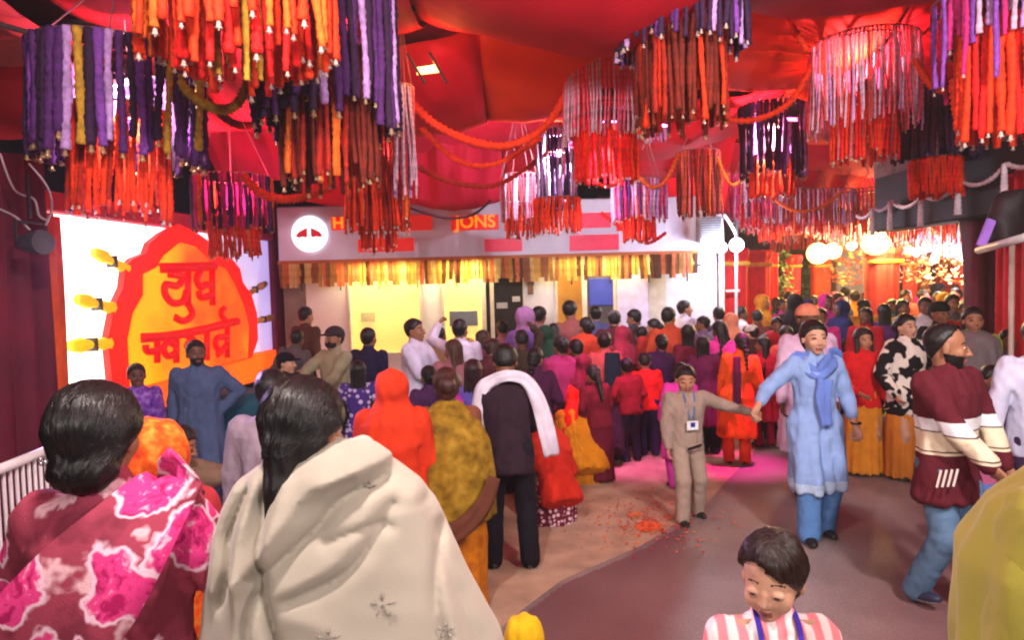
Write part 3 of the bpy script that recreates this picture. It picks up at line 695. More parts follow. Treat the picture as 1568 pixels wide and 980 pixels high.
def soft_sheet(poly, z, soft_from, width, name='maroon_shaded_paving'):
    """shadow painted maroon into the paving: crisp along the kerb, fading on the open side"""
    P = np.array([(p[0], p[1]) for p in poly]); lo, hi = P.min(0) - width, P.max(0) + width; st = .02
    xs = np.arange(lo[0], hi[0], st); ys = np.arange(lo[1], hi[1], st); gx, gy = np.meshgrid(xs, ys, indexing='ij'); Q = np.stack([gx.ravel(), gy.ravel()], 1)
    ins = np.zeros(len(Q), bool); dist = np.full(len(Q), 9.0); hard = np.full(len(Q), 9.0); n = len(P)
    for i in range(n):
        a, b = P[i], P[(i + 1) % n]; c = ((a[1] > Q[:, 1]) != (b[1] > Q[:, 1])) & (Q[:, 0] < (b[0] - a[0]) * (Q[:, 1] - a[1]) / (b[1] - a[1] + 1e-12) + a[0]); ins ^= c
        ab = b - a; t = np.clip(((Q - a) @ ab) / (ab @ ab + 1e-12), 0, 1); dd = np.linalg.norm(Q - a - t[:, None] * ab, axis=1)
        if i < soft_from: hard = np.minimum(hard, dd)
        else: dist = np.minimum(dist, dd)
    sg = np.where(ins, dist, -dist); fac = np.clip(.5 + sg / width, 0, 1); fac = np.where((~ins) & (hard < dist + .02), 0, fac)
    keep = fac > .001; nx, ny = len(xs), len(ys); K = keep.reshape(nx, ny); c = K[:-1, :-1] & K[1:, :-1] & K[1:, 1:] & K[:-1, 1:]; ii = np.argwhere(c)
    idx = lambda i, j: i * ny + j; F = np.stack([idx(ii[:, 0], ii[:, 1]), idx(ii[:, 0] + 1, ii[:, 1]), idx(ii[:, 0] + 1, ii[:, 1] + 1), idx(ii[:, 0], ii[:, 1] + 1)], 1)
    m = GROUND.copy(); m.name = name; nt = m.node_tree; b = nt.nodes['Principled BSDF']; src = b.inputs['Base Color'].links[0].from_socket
    at_ = nt.nodes.new('ShaderNodeAttribute'); at_.attribute_name = 'shade'; nz = nt.nodes.new('ShaderNodeTexNoise'); nz.inputs['Scale'].default_value = 5; nz.inputs['Detail'].default_value = 6
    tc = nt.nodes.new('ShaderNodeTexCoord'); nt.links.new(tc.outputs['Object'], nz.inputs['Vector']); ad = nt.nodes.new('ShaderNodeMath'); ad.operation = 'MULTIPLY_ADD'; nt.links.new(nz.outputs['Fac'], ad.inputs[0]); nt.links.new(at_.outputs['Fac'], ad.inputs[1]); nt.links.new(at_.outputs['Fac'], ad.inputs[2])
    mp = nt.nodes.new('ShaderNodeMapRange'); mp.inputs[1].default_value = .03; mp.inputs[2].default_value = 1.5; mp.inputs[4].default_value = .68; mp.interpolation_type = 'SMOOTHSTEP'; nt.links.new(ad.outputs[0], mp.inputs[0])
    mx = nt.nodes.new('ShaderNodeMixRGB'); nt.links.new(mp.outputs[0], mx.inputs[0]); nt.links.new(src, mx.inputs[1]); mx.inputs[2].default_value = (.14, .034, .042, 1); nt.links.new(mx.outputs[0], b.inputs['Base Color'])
    me = make_mesh(name, [(np.concatenate([Q, np.full((len(Q), 1), z)], 1), F, 0)], [m]); at2 = me.attributes.new('shade', 'FLOAT', 'POINT'); at2.data.foreach_set('value', fac.astype(np.float32))
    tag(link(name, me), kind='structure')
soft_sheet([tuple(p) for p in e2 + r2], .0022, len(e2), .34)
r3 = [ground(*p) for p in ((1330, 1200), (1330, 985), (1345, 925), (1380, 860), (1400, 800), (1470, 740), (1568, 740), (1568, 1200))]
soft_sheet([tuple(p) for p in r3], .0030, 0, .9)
# coloured powder (rangoli) with petals by the apron edge
def powder(px, py, r, c, label):
    p = ground(px, py); mb = MB(); n = 22; ring = []
    rr = random.Random(px)
    for k in range(n): a = 6.283 * k / n; q = r * rr.uniform(.65, 1.1); ring.append((p.x + math.cos(a) * q, p.y + math.sin(a) * q, .013))
    mb.add([(p.x, p.y, .016)] + ring, [(0, k + 1, (k + 1) % n + 1) for k in range(n)]); o = mb.build('powder_patch', mat('powder_%d' % px, srgb(c), .95, 0, .3, 30, .4, 200)); tag(o, label, 'powder', 'powder colours strewn on the paving')
powder(992, 808, .13, (232, 100, 62), 'bright orange powder patch on the tan paving')
powder(972, 790, .08, (220, 120, 70), 'pale orange powder ring beside the bright patch')
def petals():
    mb = MB(); rr = random.Random(3)
    for k in range(420):
        p = ground(rr.gauss(1000, 52), rr.gauss(802, 22)); a = rr.uniform(0, 6.28); s = rr.uniform(.006, .016)
        mb.add([(p.x + math.cos(a + q) * s, p.y + math.sin(a + q) * s, .018 + .006 * (i % 2)) for i, q in enumerate((0, 1.57, 3.14, 4.7))], [(0, 1, 2, 3)], k % 2)
    tag(mb.build('petals', [cloth((235, 110, 30)), cloth((190, 40, 50))]), 'scattered marigold petals on the paving by the boy', 'petals', None, 'stuff')
petals()

# ------------------------------------------------------------------ lit festival panel on the left
PA = at(62, 335, 6.5); PB = at(412, 372, 11.0)
pz0 = 1.02; pz1 = 2.76
pa = Vector((PA.x, PA.y, 0)); pb = Vector((PB.x, PB.y, 0)); pdir = (pb - pa).normalized(); pnorm = Vector((pdir.y, -pdir.x, 0)); plen = (pb - pa).length
def onp(px, py, off=.0):
    """point of the panel plane seen at a pixel"""
    v = ray(px, py); n = pnorm; t = ((pa - CAM) @ n + off) / (v @ n) if False else ((pa - CAM).dot(n) + off) / v.dot(n); return CAM + v * t
panel = empty('lit_panel', (pa + pb) / 2 + Vector((0, 0, pz0)), math.atan2(pdir.y, pdir.x), 'glowing white billboard with an orange arch emblem and red lettering beside the bank', 'signboard')
Mi = Matrix.Translation(panel.location) @ Matrix.Rotation(panel.rotation_euler.z, 4, 'Z'); Mi = Mi.inverted()
def L_(p): return Mi @ p                                    # local: x along the panel, -y toward the walkway
hz = pz1 - pz0
def white_glow():
    m = bpy.data.materials.new('backlit_white'); m.use_nodes = True; nt = m.node_tree; b = nt.nodes['Principled BSDF']; N = nt.nodes.new; L = nt.links.new
    b.inputs['Base Color'].default_value = (.8, .78, .8, 1); tc = N('ShaderNodeTexCoord'); sx = N('ShaderNodeSeparateXYZ'); L(tc.outputs['Object'], sx.inputs[0])
    r = N('ShaderNodeValToRGB'); e = r.color_ramp.elements; e[0].position = 0; e[0].color = (1, .93, .78, 1); e[1].position = 1; e[1].color = (.42, .32, .75, 1)
    mp = N('ShaderNodeMapRange'); mp.inputs[1].default_value = -plen / 2; mp.inputs[2].default_value = plen / 2; L(sx.outputs[0], mp.inputs[0]); L(mp.outputs[0], r.inputs[0]); L(r.outputs[0], b.inputs['Emission Color'])
    st = N('ShaderNodeMapRange'); st.inputs[1].default_value = -plen / 2; st.inputs[2].default_value = plen * .3; st.inputs[3].default_value = 3.4; st.inputs[4].default_value = .75; L(sx.outputs[0], st.inputs[0]); L(st.outputs[0], b.inputs['Emission Strength'])
    return m
mb = MB(); mb.box((0, .05, hz / 2), (plen, .06, hz)); mb.build('backlit_sheet', white_glow(), panel)
M_OR = mat('orange_board', srgb((255, 110, 10)), .6, emit=.8, emitcol=srgb((255, 90, 10)))
M_MR = mat('maroon_board', srgb((120, 14, 40)), .6)
mb = MB(); mb.box((0, .01, -.22), (plen + .5, .10, .42), bev=.02); mb.build('lower_band', M_OR, panel)
mb = MB(); mb.box((-plen / 2 - .14, .0, hz / 2 + .12), (.24, .12, hz + .5), bev=.02); mb.build('side_post', M_OR, panel)
mb = MB(); mb.box((plen / 2 + .13, .0, hz / 2 - .15), (.26, .14, hz + 1.9), bev=.02); mb.build('side_post', M_MR, panel)
mb = MB(); mb.box((0, .0, hz + .11), (plen + .5, .13, .20), bev=.02); mb.build('top_band', mat('crimson_board', srgb((200, 16, 60)), .6), panel)
# emblem: scalloped arch traced on the panel plane, then given its own depth
outer = [(160, 600), (152, 520), (162, 470), (176, 440), (180, 408), (192, 396), (212, 388), (218, 372), (236, 358), (262, 344), (290, 356), (312, 372), (322, 386), (345, 396), (358, 412), (362, 432), (376, 452), (384, 480), (386, 520), (376, 548)]
inner = [(186, 596), (182, 520), (190, 480), (206, 452), (206, 420), (226, 410), (238, 392), (262, 372), (284, 378), (300, 392), (308, 402), (332, 412), (346, 436), (360, 468), (368, 500), (366, 548)]
def poly_on_panel(pts, off, th):
    P = [L_(onp(x, y)) for x, y in pts]; fr = [(p.x, -off - th, p.z) for p in P]; bk = [(p.x, -off, p.z) for p in P]; n = len(P)
    return fr + bk, [tuple(range(n))[::-1]] + [(i, (i + 1) % n, n + (i + 1) % n, n + i) for i in range(n)]
v, f = poly_on_panel(outer, .02, .08); mb = MB(); mb.add(v, f); mb.build('arch_border', mat('red_board', srgb((235, 26, 12)), .55, emit=.75, emitcol=srgb((255, 20, 4))), panel)
def face_mat():
    m = bpy.data.materials.new('amber_face'); m.use_nodes = True; nt = m.node_tree; b = nt.nodes['Principled BSDF']; N = nt.nodes.new; L = nt.links.new
    tc = N('ShaderNodeTexCoord'); n = N('ShaderNodeTexNoise'); n.inputs['Scale'].default_value = 1.1; L(tc.outputs['Object'], n.inputs['Vector'])
    r = N('ShaderNodeValToRGB'); e = r.color_ramp.elements; e[0].position = .34; e[0].color = srgb((248, 88, 4)) + (1,); e[1].position = .72; e[1].color = srgb((255, 182, 0)) + (1,)
    sx_ = N('ShaderNodeSeparateXYZ'); L(tc.outputs['Object'], sx_.inputs[0]); mr = N('ShaderNodeMapRange'); mr.inputs[1].default_value = -1.2; mr.inputs[2].default_value = .5; mr.inputs[3].default_value = .30; mr.inputs[4].default_value = -.22; L(sx_.outputs[0], mr.inputs[0]); ad = N('ShaderNodeMath'); L(n.outputs['Fac'], ad.inputs[0]); L(mr.outputs[0], ad.inputs[1])
    L(ad.outputs[0], r.inputs[0]); L(r.outputs[0], b.inputs['Base Color']); L(r.outputs[0], b.inputs['Emission Color']); b.inputs['Emission Strength'].default_value = .68; return m
v, f = poly_on_panel(inner, .105, .03); mb = MB(); mb.add(v, f); mb.build('arch_face', face_mat(), panel)
M_LET = mat('red_letters', srgb((215, 10, 16)), .5, emit=.5, emitcol=srgb((235, 8, 14)))
def strokes(name, lines, r, off=.15):
    for ln in lines:
        mb = MB(); P = [L_(onp(x, y)) for x, y in ln]; pts = smooth_path([(p.x, -off, p.z) for p in P], 4) if len(P) > 2 else [Vector((p.x, -off, p.z)) for p in P]
        mb.tube(pts, r, 8); mb.build(name, M_LET, panel, True)
# upper word, then lower word, written as raised Devanagari strokes
strokes('letter_stroke', [[(228, 411), (312, 408)]], .060)
strokes('letter_stroke', [[(240, 420), (262, 424), (254, 438), (236, 436), (234, 450), (246, 464), (262, 462), (268, 446)], [(270, 412), (270, 470)],
                          [(271, 466), (277, 482), (264, 492), (250, 486)], [(290, 414), (284, 428), (290, 440), (300, 436), (310, 440)], [(308, 410), (309, 468)], [(287, 446), (291, 456), (309, 452)]], .046)
strokes('letter_stroke', [[(198, 518), (240, 515), (290, 506), (348, 492)]], .056)
strokes('letter_stroke', [[(222, 520), (222, 556)], [(222, 538), (206, 538), (204, 528)], [(252, 516), (252, 556)], [(252, 530), (238, 524), (232, 536), (240, 546), (252, 540)],
                          [(268, 514), (280, 522), (268, 530), (284, 552)], [(300, 508), (300, 552)], [(332, 500), (332, 548)], [(332, 516), (316, 518), (314, 530), (322, 538)], [(332, 528), (316, 544)], [(330, 492), (322, 480), (328, 472)]], .042)
M_PETAL = mat('yellow_petal_board', srgb((250, 205, 20)), .55, emit=.5, emitcol=srgb((250, 200, 10)))
for a, b_, w in (((138, 386), (186, 412), .075), ((112, 458), (164, 472), .08), ((102, 530), (158, 526), .085), ((402, 434), (372, 452), .06), ((414, 486), (386, 492), .06)):
    A, B = L_(onp(*a)), L_(onp(*b_)); mb = MB(); mb.tube([(A.x, -.05, A.z), ((A.x * 3 + B.x) / 4, -.05, (A.z * 3 + B.z) / 4), ((A.x + B.x) / 2, -.05, (A.z + B.z) / 2), (B.x, -.05, B.z)], [w * .7, w, w * .5, w * .9], 8); mb.build('petal_ray', M_PETAL if b_[0] < 300 else mat('ochre_petal', srgb((190, 130, 70)), .6), panel, True)
    C_ = A * .45 + B * .55; mb = MB(); mb.box((C_.x, -.05, C_.z), (.03, w * 1.5, w * 1.7)); mb.build('petal_clip', M_METAL, panel)

# ------------------------------------------------------------------ bank kiosk
by = 10.6
def bz(px, py): return on_y(px, py, by)
BL = bz(434, 400).x; BR = bz(1062, 380).x; BRR = bz(1098, 440).x
bank = empty('bank_kiosk', (0, by, 0), 0, 'long white bank kiosk with lit yellow service windows and gold fringe under its sign band', 'building')
M_WALL = mat('white_wall', (.74, .72, .74), .75, 0, .10, 2.5, .15, 40); M_BAND = mat('pale_sign_face', (.72, .71, .84), .5, 0, .12, 1.5)
M_FRAME = mat('cream_frame', (.62, .56, .45), .5); M_YEL = mat('lit_yellow_interior', srgb((225, 190, 80)), .7, 0, .10, 1.2, emit=.75)
_nt = M_YEL.node_tree; _tc = _nt.nodes.new('ShaderNodeTexCoord'); _sx = _nt.nodes.new('ShaderNodeSeparateXYZ'); _nt.links.new(_tc.outputs['Object'], _sx.inputs[0]); _n = _nt.nodes.new('ShaderNodeTexNoise'); _n.inputs['Scale'].default_value = 1.6; _nt.links.new(_tc.outputs['Object'], _n.inputs['Vector'])
_m = _nt.nodes.new('ShaderNodeMath'); _m.operation = 'MULTIPLY_ADD'; _nt.links.new(_n.outputs['Fac'], _m.inputs[0]); _m.inputs[1].default_value = .9; _nt.links.new(_sx.outputs[2], _m.inputs[2])
_rp = _nt.nodes.new('ShaderNodeValToRGB'); _mp = _nt.nodes.new('ShaderNodeMapRange'); _mp.inputs[1].default_value = 1.5; _mp.inputs[2].default_value = 2.6; _nt.links.new(_m.outputs[0], _mp.inputs[0]); _nt.links.new(_mp.outputs[0], _rp.inputs[0])
_rp.color_ramp.elements[0].color = srgb((244, 190, 110)) + (1,); _rp.color_ramp.elements[1].color = srgb((255, 240, 158)) + (1,); _nt.links.new(_rp.outputs[0], _nt.nodes['Principled BSDF'].inputs['Emission Color'])
M_DARKG = mat('dark_glass', (.035, .03, .025), .12, spec=.6); M_BLUE = mat('blue_screen', srgb((40, 50, 130)), .4, emit=.35, emitcol=srgb((50, 60, 170)))
def wallbox(name, x0, x1, z0, z1, m, y0=0, y1=.14, par=bank, bev=0):
    mb = MB(); mb.box(((x0 + x1) / 2, (y0 + y1) / 2, (z0 + z1) / 2), (x1 - x0, y1 - y0, z1 - z0), bev=bev); return mb.build(name, m, par)
X = lambda px, py=440: bz(px, py).x
ZT = 2.36                                                    # underside of the sign band
cols = [X(434), X(468), X(532), X(645), X(676), X(740), X(752), X(804), X(850), X(943), X(945), X(992), X(1020), X(1098)]
# solid wall pieces between openings, butted end to end
for a, b_, nm, m_ in ((cols[0], cols[1], 'wall_pier', mat('dark_pier', (.20, .17, .14), .8)), (cols[1], cols[2], 'wall', M_WALL), (cols[3], cols[4], 'wall', M_WALL), (cols[7], cols[8], 'wall', M_WALL), (cols[9], cols[12], 'wall', M_FRAME), (cols[12], BRR, 'wall', M_WALL)):  # the left end pier is a plain dark grey-brown
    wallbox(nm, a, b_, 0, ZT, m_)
for a, b_ in ((cols[2], cols[3]), (cols[4], cols[5])):      # counters under the windows
    wallbox('wall', a, b_, 0, .92, M_WALL); 
def window(x0, x1, z0, z1, m, name='window', depth=.10):
    w = wallbox(name, x0 + .03, x1 - .03, z0 + .03, z1 - .03, m, depth, depth + .02)
    fr = MB()
    for a, b_, c, d in ((x0, x0 + .035, z0, z1), (x1 - .035, x1, z0, z1), (x0 + .035, x1 - .035, z1 - .035, z1), (x0 + .035, x1 - .035, z0, z0 + .035)):
        fr.box(((a + b_) / 2, .04, (c + d) / 2), (b_ - a, .12, d - c))
    fo = fr.build('frame', M_FRAME, w); return w
w1 = window(cols[2], cols[3], .92, ZT - .02, M_YEL); w2 = window(cols[4], cols[5], .92, ZT - .02, M_YEL)
mb = MB(); mb.box((X(560), .085, bz(560, 486).z), (.22, .012, .14)); mb.build('notice', mat('paper_notice', (.55, .50, .28), .8), bank)
mb = MB(); mb.box((X(708), .085, bz(708, 488).z), (.44, .03, .24), bev=.01); mb.build('counter_screen', mat('slate_screen', (.10, .11, .16), .4), bank)
for k in range(2): mb = MB(); mb.tube([(X(590 + 42 * k) + .06 * math.cos(a), .09, bz(590, 440 + 14 * k).z + .03 * math.sin(a)) for a in np.linspace(0, 6.28, 14)], .005, 5, cap=False); mb.build('glass_mark', mat('glass_mark', (.30, .28, .12), .5), bank)
window(cols[5], cols[7], .02, ZT - .04, M_DARKG, 'door')
wallbox('door_edge', cols[5] + .10, cols[5] + .16, .02, ZT - .10, M_FRAME, -.05, .03)
for px, py, w_, h_ in ((790, 458, .12, .08), (768, 468, .17, .09)): mb = MB(); mb.box((X(px), .075, bz(px, py).z), (w_, .01, h_)); mb.build('notice', mat('white_notice', (.6, .58, .5), .7), bank)
mb = MB(); mb.box((X(812), -.02, bz(812, 440).z), (.09, .03, .22)); mb.build('wall_notice', mat('brown_notice', (.20, .10, .05), .6), bank)
window(cols[8], cols[8] + (cols[9] - cols[8]) * .48, .02, ZT - .12, mat('amber_interior', srgb((150, 100, 30)), .7, 0, .5, 2.0, emit=.35, emitcol=srgb((190, 120, 30))), 'door')
window(cols[8] + (cols[9] - cols[8]) * .48 + .003, cols[9], .02, ZT - .12, mat('dim_glass', (.10, .09, .09), .2), 'door')
mb = MB(); mb.box((X(921), .07, bz(921, 447).z), (.38, .04, .42), bev=.01); mb.build('blue_screen', M_BLUE, bank)
wallbox('door_panel', cols[10], cols[11], .02, 2.2, mat('lilac_door', srgb((205, 196, 225)), .5), -.05, -.003, bev=.01)
wallbox('lintel', cols[8], cols[9], ZT - .12, ZT, M_FRAME)
mb = MB(); mb.box((BRR - .02, 2.6, 1.45), (.10, 5.0, 2.9)); mb.build('side_wall', M_WALL, bank)
mb = MB(); mb.box(((BL + BRR) / 2, 2.6, 3.05), (BRR - BL, 5.0, .10)); mb.build('roof', M_WALL, bank)
mb = MB(); mb.box((BL + .05, 2.6, 1.45), (.10, 5.0, 2.9)); mb.build('side_wall', M_WALL, bank)
mb = MB(); mb.tube([(BRR + .05, -.06, 0), (BRR + .05, -.06, 2.75)], .045, 10); mb.build('corner_post', mat('white_paint', (.75, .72, .76), .5), bank)
wallbox('wall', BR, BRR, ZT, 3.0, M_WALL, 0, .14)
# sign band
wallbox('sign_band', BL, BR, ZT + .003, 3.22, M_BAND, -.22, .14, bev=.02)
mb = MB(); mb.box(((BL + BR) / 2, -.25, ZT + .02), (BR - BL, .05, .05)); mb.build('band_trim', mat('orange_trim', srgb((190, 110, 60)), .6), bank)
def disc(x, z, y, r, m, name, par, n=28, sq=1.0):
    mb = MB(); mb.tube([(x, y, z), (x, y + .03, z)], r, n); o = mb.build(name, m, par); return o
lx = X(474, 358); lz = on_y(474, 358, by - .25).z
lx = on_y(474, 358, by - .25).x
logo = disc(lx, lz, -.262, .27, mat('logo_white', (.8, .8, .8), .4, emit=1.1, emitcol=(1, .93, .98), var=0), 'logo_disc', bank)
for s in (-1, 1):
    mb = MB(); P = [(s * .03, .09), (s * .15, .03), (s * .20, -.03), (s * .16, -.055), (s * .10, -.04), (s * .05, -.055), (s * .03, -.03)]
    v = [(lx + a, -.285, lz + b) for a, b in P] + [(lx + a, -.262, lz + b) for a, b in P]; n = len(P)
    mb.add(v, [tuple(range(n)), tuple(range(n, 2 * n))[::-1]] + [(i, (i + 1) % n, n + (i + 1) % n, n + i) for i in range(n)]); mb.build('emblem', mat('logo_red', srgb((200, 40, 60)), .5, emit=.3, emitcol=srgb((220, 40, 50))), bank)
M_REDP = mat('red_sign_plate', srgb((225, 40, 34)), .45, emit=.28, emitcol=srgb((255, 36, 22))); M_ORL = mat('orange_sign_letter', srgb((255, 150, 30)), .4, emit=1.0, emitcol=srgb((255, 130, 20)), var=0)
M_PINKP = mat('pink_sign_plate', srgb((240, 70, 100)), .45, emit=.2, emitcol=srgb((255, 50, 90)))
for x0, y0, x1, y1, m_ in ((507, 332, 528, 352, M_REDP), (534, 326, 600, 352, M_REDP), (606, 330, 662, 352, M_REDP), (690, 330, 764, 351, M_REDP), (548, 366, 634, 384, M_REDP), (742, 366, 800, 384, M_PINKP), (772, 330, 832, 352, M_REDP), (884, 326, 936, 348, M_PINKP), (872, 360, 948, 382, M_PINKP), (944, 330, 1000, 352, M_REDP)):
    a = on_y(x0, y0, by - .25); b_ = on_y(x1, y1, by - .25); mb = MB(); mb.box(((a.x + b_.x) / 2, -.235, (a.z + b_.z) / 2), (b_.x - a.x, .03, a.z - b_.z), bev=.006); mb.build('sign_plate', m_, bank)
def text(s, loc, size, m, par, name='lettering', rz=0, ext=.008):
    cu = bpy.data.curves.new(name, 'FONT'); cu.body = s; cu.size = size; cu.extrude = ext; cu.align_x = 'CENTER'; cu.align_y = 'CENTER'; cu.offset = .004
    o = bpy.data.objects.new(name, cu); COL.objects.link(o); bpy.context.view_layer.update()
    me = bpy.data.meshes.new_from_object(o.evaluated_get(bpy.context.evaluated_depsgraph_get())); bpy.data.objects.remove(o)
    me.materials.clear(); me.materials.append(m); o = link(name, me, par); o.location = loc; o.rotation_euler = (R(90), 0, rz); return o
p = on_y(728, 340, by - .25); text('JONS', (p.x, -.26, p.z), .26, M_ORL, bank)
p = on_y(518, 342, by - .25); text('H', (p.x, -.26, p.z), .24, M_ORL, bank)
# small wall plaque and air conditioner on the right part
p = bz(1045, 411); mb = MB(); mb.tube([(p.x - .28, -.02, p.z + .05), (p.x - .1, -.02, p.z + .02), (p.x, -.02, p.z - .02), (p.x + .1, -.02, p.z + .02), (p.x + .28, -.02, p.z + .05)], .012, 6); mb.build('cable', M_METAL, bank)
ac = bz(1078, 352); a_ = empty('air_conditioner', (ac.x, by - .25, ac.z), 0, 'grey outdoor air conditioner unit at the right end of the bank sign', 'air conditioner')
mb = MB(); mb.box((0, 0, 0), (.36, .28, .42), bev=.02); mb.build('casing', mat('ac_grey', (.45, .46, .48), .5), a_)
mb = MB(); [mb.box((0, -.145, -.14 + .035 * k), (.30, .012, .016)) for k in range(9)]; mb.build('grille', mat('ac_grille', (.10, .11, .12), .5), a_)
mb = MB(); mb.tube([(.2, -.1, .2), (.3, -.1, .05), (.38, -.1, -.1), (.38, -.05, -2)], .022, 8); mb.build('conduit', mat('white_paint', (.75, .72, .76), .5), a_)
for k, (xa, xb) in enumerate(((540, 640), (680, 740), (850, 985))):
    x0, x1 = X(xa), X(xb); tr_ = empty('tube_light', ((x0 + x1) / 2, by - .12, ZT - .03), 0, 'warm tube light under the bank sign above the %s' % ('wide yellow window', 'narrow yellow window', 'amber door and blue screen')[k], 'lamp')
    mb = MB(); mb.tube([(-(x1 - x0) / 2, 0, 0), ((x1 - x0) / 2, 0, 0)], .018, 8); mb.build('tube', lamp_glass('warm_tube', (1, .86, .5), 4), tr_, True)
    mb = MB(); mb.box((0, .03, .02), (x1 - x0, .03, .03)); mb.build('holder', M_FRAME, tr_)
    l = bpy.data.lights.new('lamp', 'AREA'); l.shape = 'RECTANGLE'; l.size = x1 - x0; l.size_y = .05; l.energy = 26; l.color = (1, .80, .42); lo = bpy.data.objects.new('lamp', l); COL.objects.link(lo); lo.parent = tr_; lo.location = (0, -.01, -.025); lo.rotation_euler = (R(-12), 0, 0)
# gold fringe (toran) under the sign band: single strips with dark poles between
fr = empty('fringe_valance', ((BL + BR) / 2, by - .3, ZT), 0, 'gold and orange ribbon fringe hanging under the bank sign', 'fringe')
ms = []
for k, c in enumerate(((190, 140, 60), (214, 168, 80), (150, 96, 60), (220, 120, 70), (226, 196, 120), (96, 60, 34))):
    for L in (.30, .36):
        mb = MB(); rows = []
        for i in range(5): z = -L * i / 4; w = .034 - .005 * (i == 4); y = .008 * math.sin(i * 1.7 + k); rows.append([(-w, y, z), (-w * .3, y - .008, z), (w * .3, y + .006, z), (w, y, z)])
        mb.grid(rows); ms.append(mb.mesh('ribbon', mat('fringe_%d' % k, srgb(c), .6, 0, .25, 12, trans=.35), True))
nfr = 115
for k in range(nfr):
    x = BL + .05 + (BR - BL - .1) * k / (nfr - 1) - (BL + BR) / 2; o = link('ribbon_strip', random.choice(ms), fr, (x, random.uniform(-.012, .012), random.uniform(-.005, .0))); o.rotation_euler = (0, R(random.uniform(-3, 3)), R(random.uniform(-14, 14)))
for k in range(11): 
    mb = MB(); x = BL + .35 + k * .58 - (BL + BR) / 2; mb.tube([(x, .04, 0), (x, .04, -.42)], .012, 6); mb.build('rod', mat('dark_rod', (.03, .025, .02), .6), fr)

# lights at the right corner of the bank
for px, py, r in ((1104, 379, .09), (1128, 375, .11)):
    q = at(px, py, 10.2); b0 = empty('bulb_lamp', q, 0, 'round bluish white lamp at the bank corner, %s' % ('the smaller one on the left' if r < .1 else 'the larger one on the right'), 'lamp')
    o = mb = MB(); mb.tube([(0, 0, r * math.cos(a)) for a in np.linspace(0.15, 3, 9)], [r * math.sin(a) for a in np.linspace(.15, 3, 9)], 14); mb.build('bulb', lamp_glass('bulb_blue', (.80, .78, 1), 3), b0, True)
    mb = MB(); mb.tube([(0, 0, r), (0, 0, r + .25)], .02, 6); mb.build('stem', M_METAL, b0)
    l = bpy.data.lights.new('lamp', 'POINT'); l.energy = 45; l.color = (.75, .78, 1); l.shadow_soft_size = r; lo = bpy.data.objects.new('lamp', l); COL.objects.link(lo); lo.parent = b0; lo.location = (0, -.2, 0)

# ------------------------------------------------------------------ far end: red posts, gate lamps, curtain garlands
M_RED = mat('red_cloth_post', srgb((205, 24, 30)), .7, 0, .25, 3.5, .3, 20)
M_REDO = mat('orange_red_post', srgb((225, 60, 26)), .7, 0, .25, 3.5)
posts = [(1118, 9.9 + 1.2, .50, M_RED, 'wide bright red cloth screen beside the bank corner'), (1158, 12.2, .46, M_RED, 'crimson cloth-wrapped pillar right of the red screen'), (1183, 13.6, .20, M_RED, 'thin red pillar in front of green shrubs'), (1212, 15, .36, M_RED, 'faded red pillar between the green shrubs'), (1256, 15.5, .40, M_REDO, 'orange-red pillar under the left gate lamp'), (1350, 12.5, .56, mat('dull_red_post', srgb((170, 44, 48)), .75, 0, .2, 3), 'broad dull red pillar under the big gate lamp'), (1394, 16, .30, M_REDO, 'slim orange pillar right of the broad pillar'), (1412, 18, .30, M_RED, 'distant red pillar before the dark gate'), (1300, 19, .5, M_REDO, 'far orange red pillar beside the stone gate column'), (1448, 17, .42, M_RED, 'far red pillar under the pinkish string lights'), (1476, 15.5, .36, mat('dull_red_post', srgb((170, 44, 48)), .75, 0, .2, 3), 'dull red pillar next to the maroon pillar')]
for px, d, w, m_, lab in posts:
    q = at(px, 440, d); z = at(px, 395, d).z if px < 1300 else at(px, 388, d).z; z = max(z, 2.45)
    pr = empty('cloth_pillar', (q.x, q.y, 0), R(random.uniform(-4, 4)), lab, 'pillar', 'red cloth pillars lining the walkway')
    def psdf(P, w=w, z=z): return prof(P, (0, 0, 0), (0, 0, z), (1, 0, 0), [0, .1, .5, .93, .96, 1], [w * .56, w * .5, w * .46, w * .5, w * .58, w * .58], [w * .5, w * .42, w * .40, w * .42, w * .5, w * .5], rnd=.02, p=3) + .012 * np.sin(P[:, 0] * 50 + 2 * wob(P * A_(1, 1, .2), 8, 4)) + 0
    link('wrap', make_mesh('pillar', [sd(psdf, (-w, -w, -.05), (w, w, z + .1), .04, 0, .02)], [m_]), pr)
    for zz in (.25, z - .25): mb = MB(); mb.box((0, 0, zz), (w * 1.02, w * .92, .07), bev=.02); mb.build('gold_band', cloth((210, 160, 60)), pr)
q = at(1122, 445, 10.8); mb = MB(); mb.box((0, 0, 0), (.22, .02, .04)); o = mb.build('small_notice', mat('white_notice2', (.7, .68, .66), .6), None, loc=(q.x, q.y, q.z)); tag(o, 'small white strip notice on the wide red screen', 'notice')

def gate_lamp(px, py, d, r, label, power, col=(1, .70, .20), glow=2.6):
    q = at(px, py, d); b0 = empty('gate_lamp', q, 0, label, 'lamp', 'warm gate lamps over the far walkway')
    mb = MB(); mb.tube([(0, 0, r * math.cos(a)) for a in np.linspace(0.15, 3, 11)], [r * math.sin(a) for a in np.linspace(.15, 3, 11)], 18); mb.build('globe', lamp_glass('globe_%g' % glow, col, glow), b0, True)
    mb = MB(); mb.tube([(0, 0, r * .9), (0, 0, r + .12)], [.05, .03], 8); mb.tube([(0, 0, r + .1), (0, 0, r + .9)], .012, 5); mb.build('cap', M_METAL, b0)
    l = bpy.data.lights.new('lamp', 'POINT'); l.energy = power; l.color = col; l.shadow_soft_size = r; lo = bpy.data.objects.new('lamp', l); COL.objects.link(lo); lo.parent = b0; lo.location = (0, -r - .05, 0)
gate_lamp(1341, 371, 12.3, .24, 'largest warm yellow globe lamp above the broad red pillar', 420)
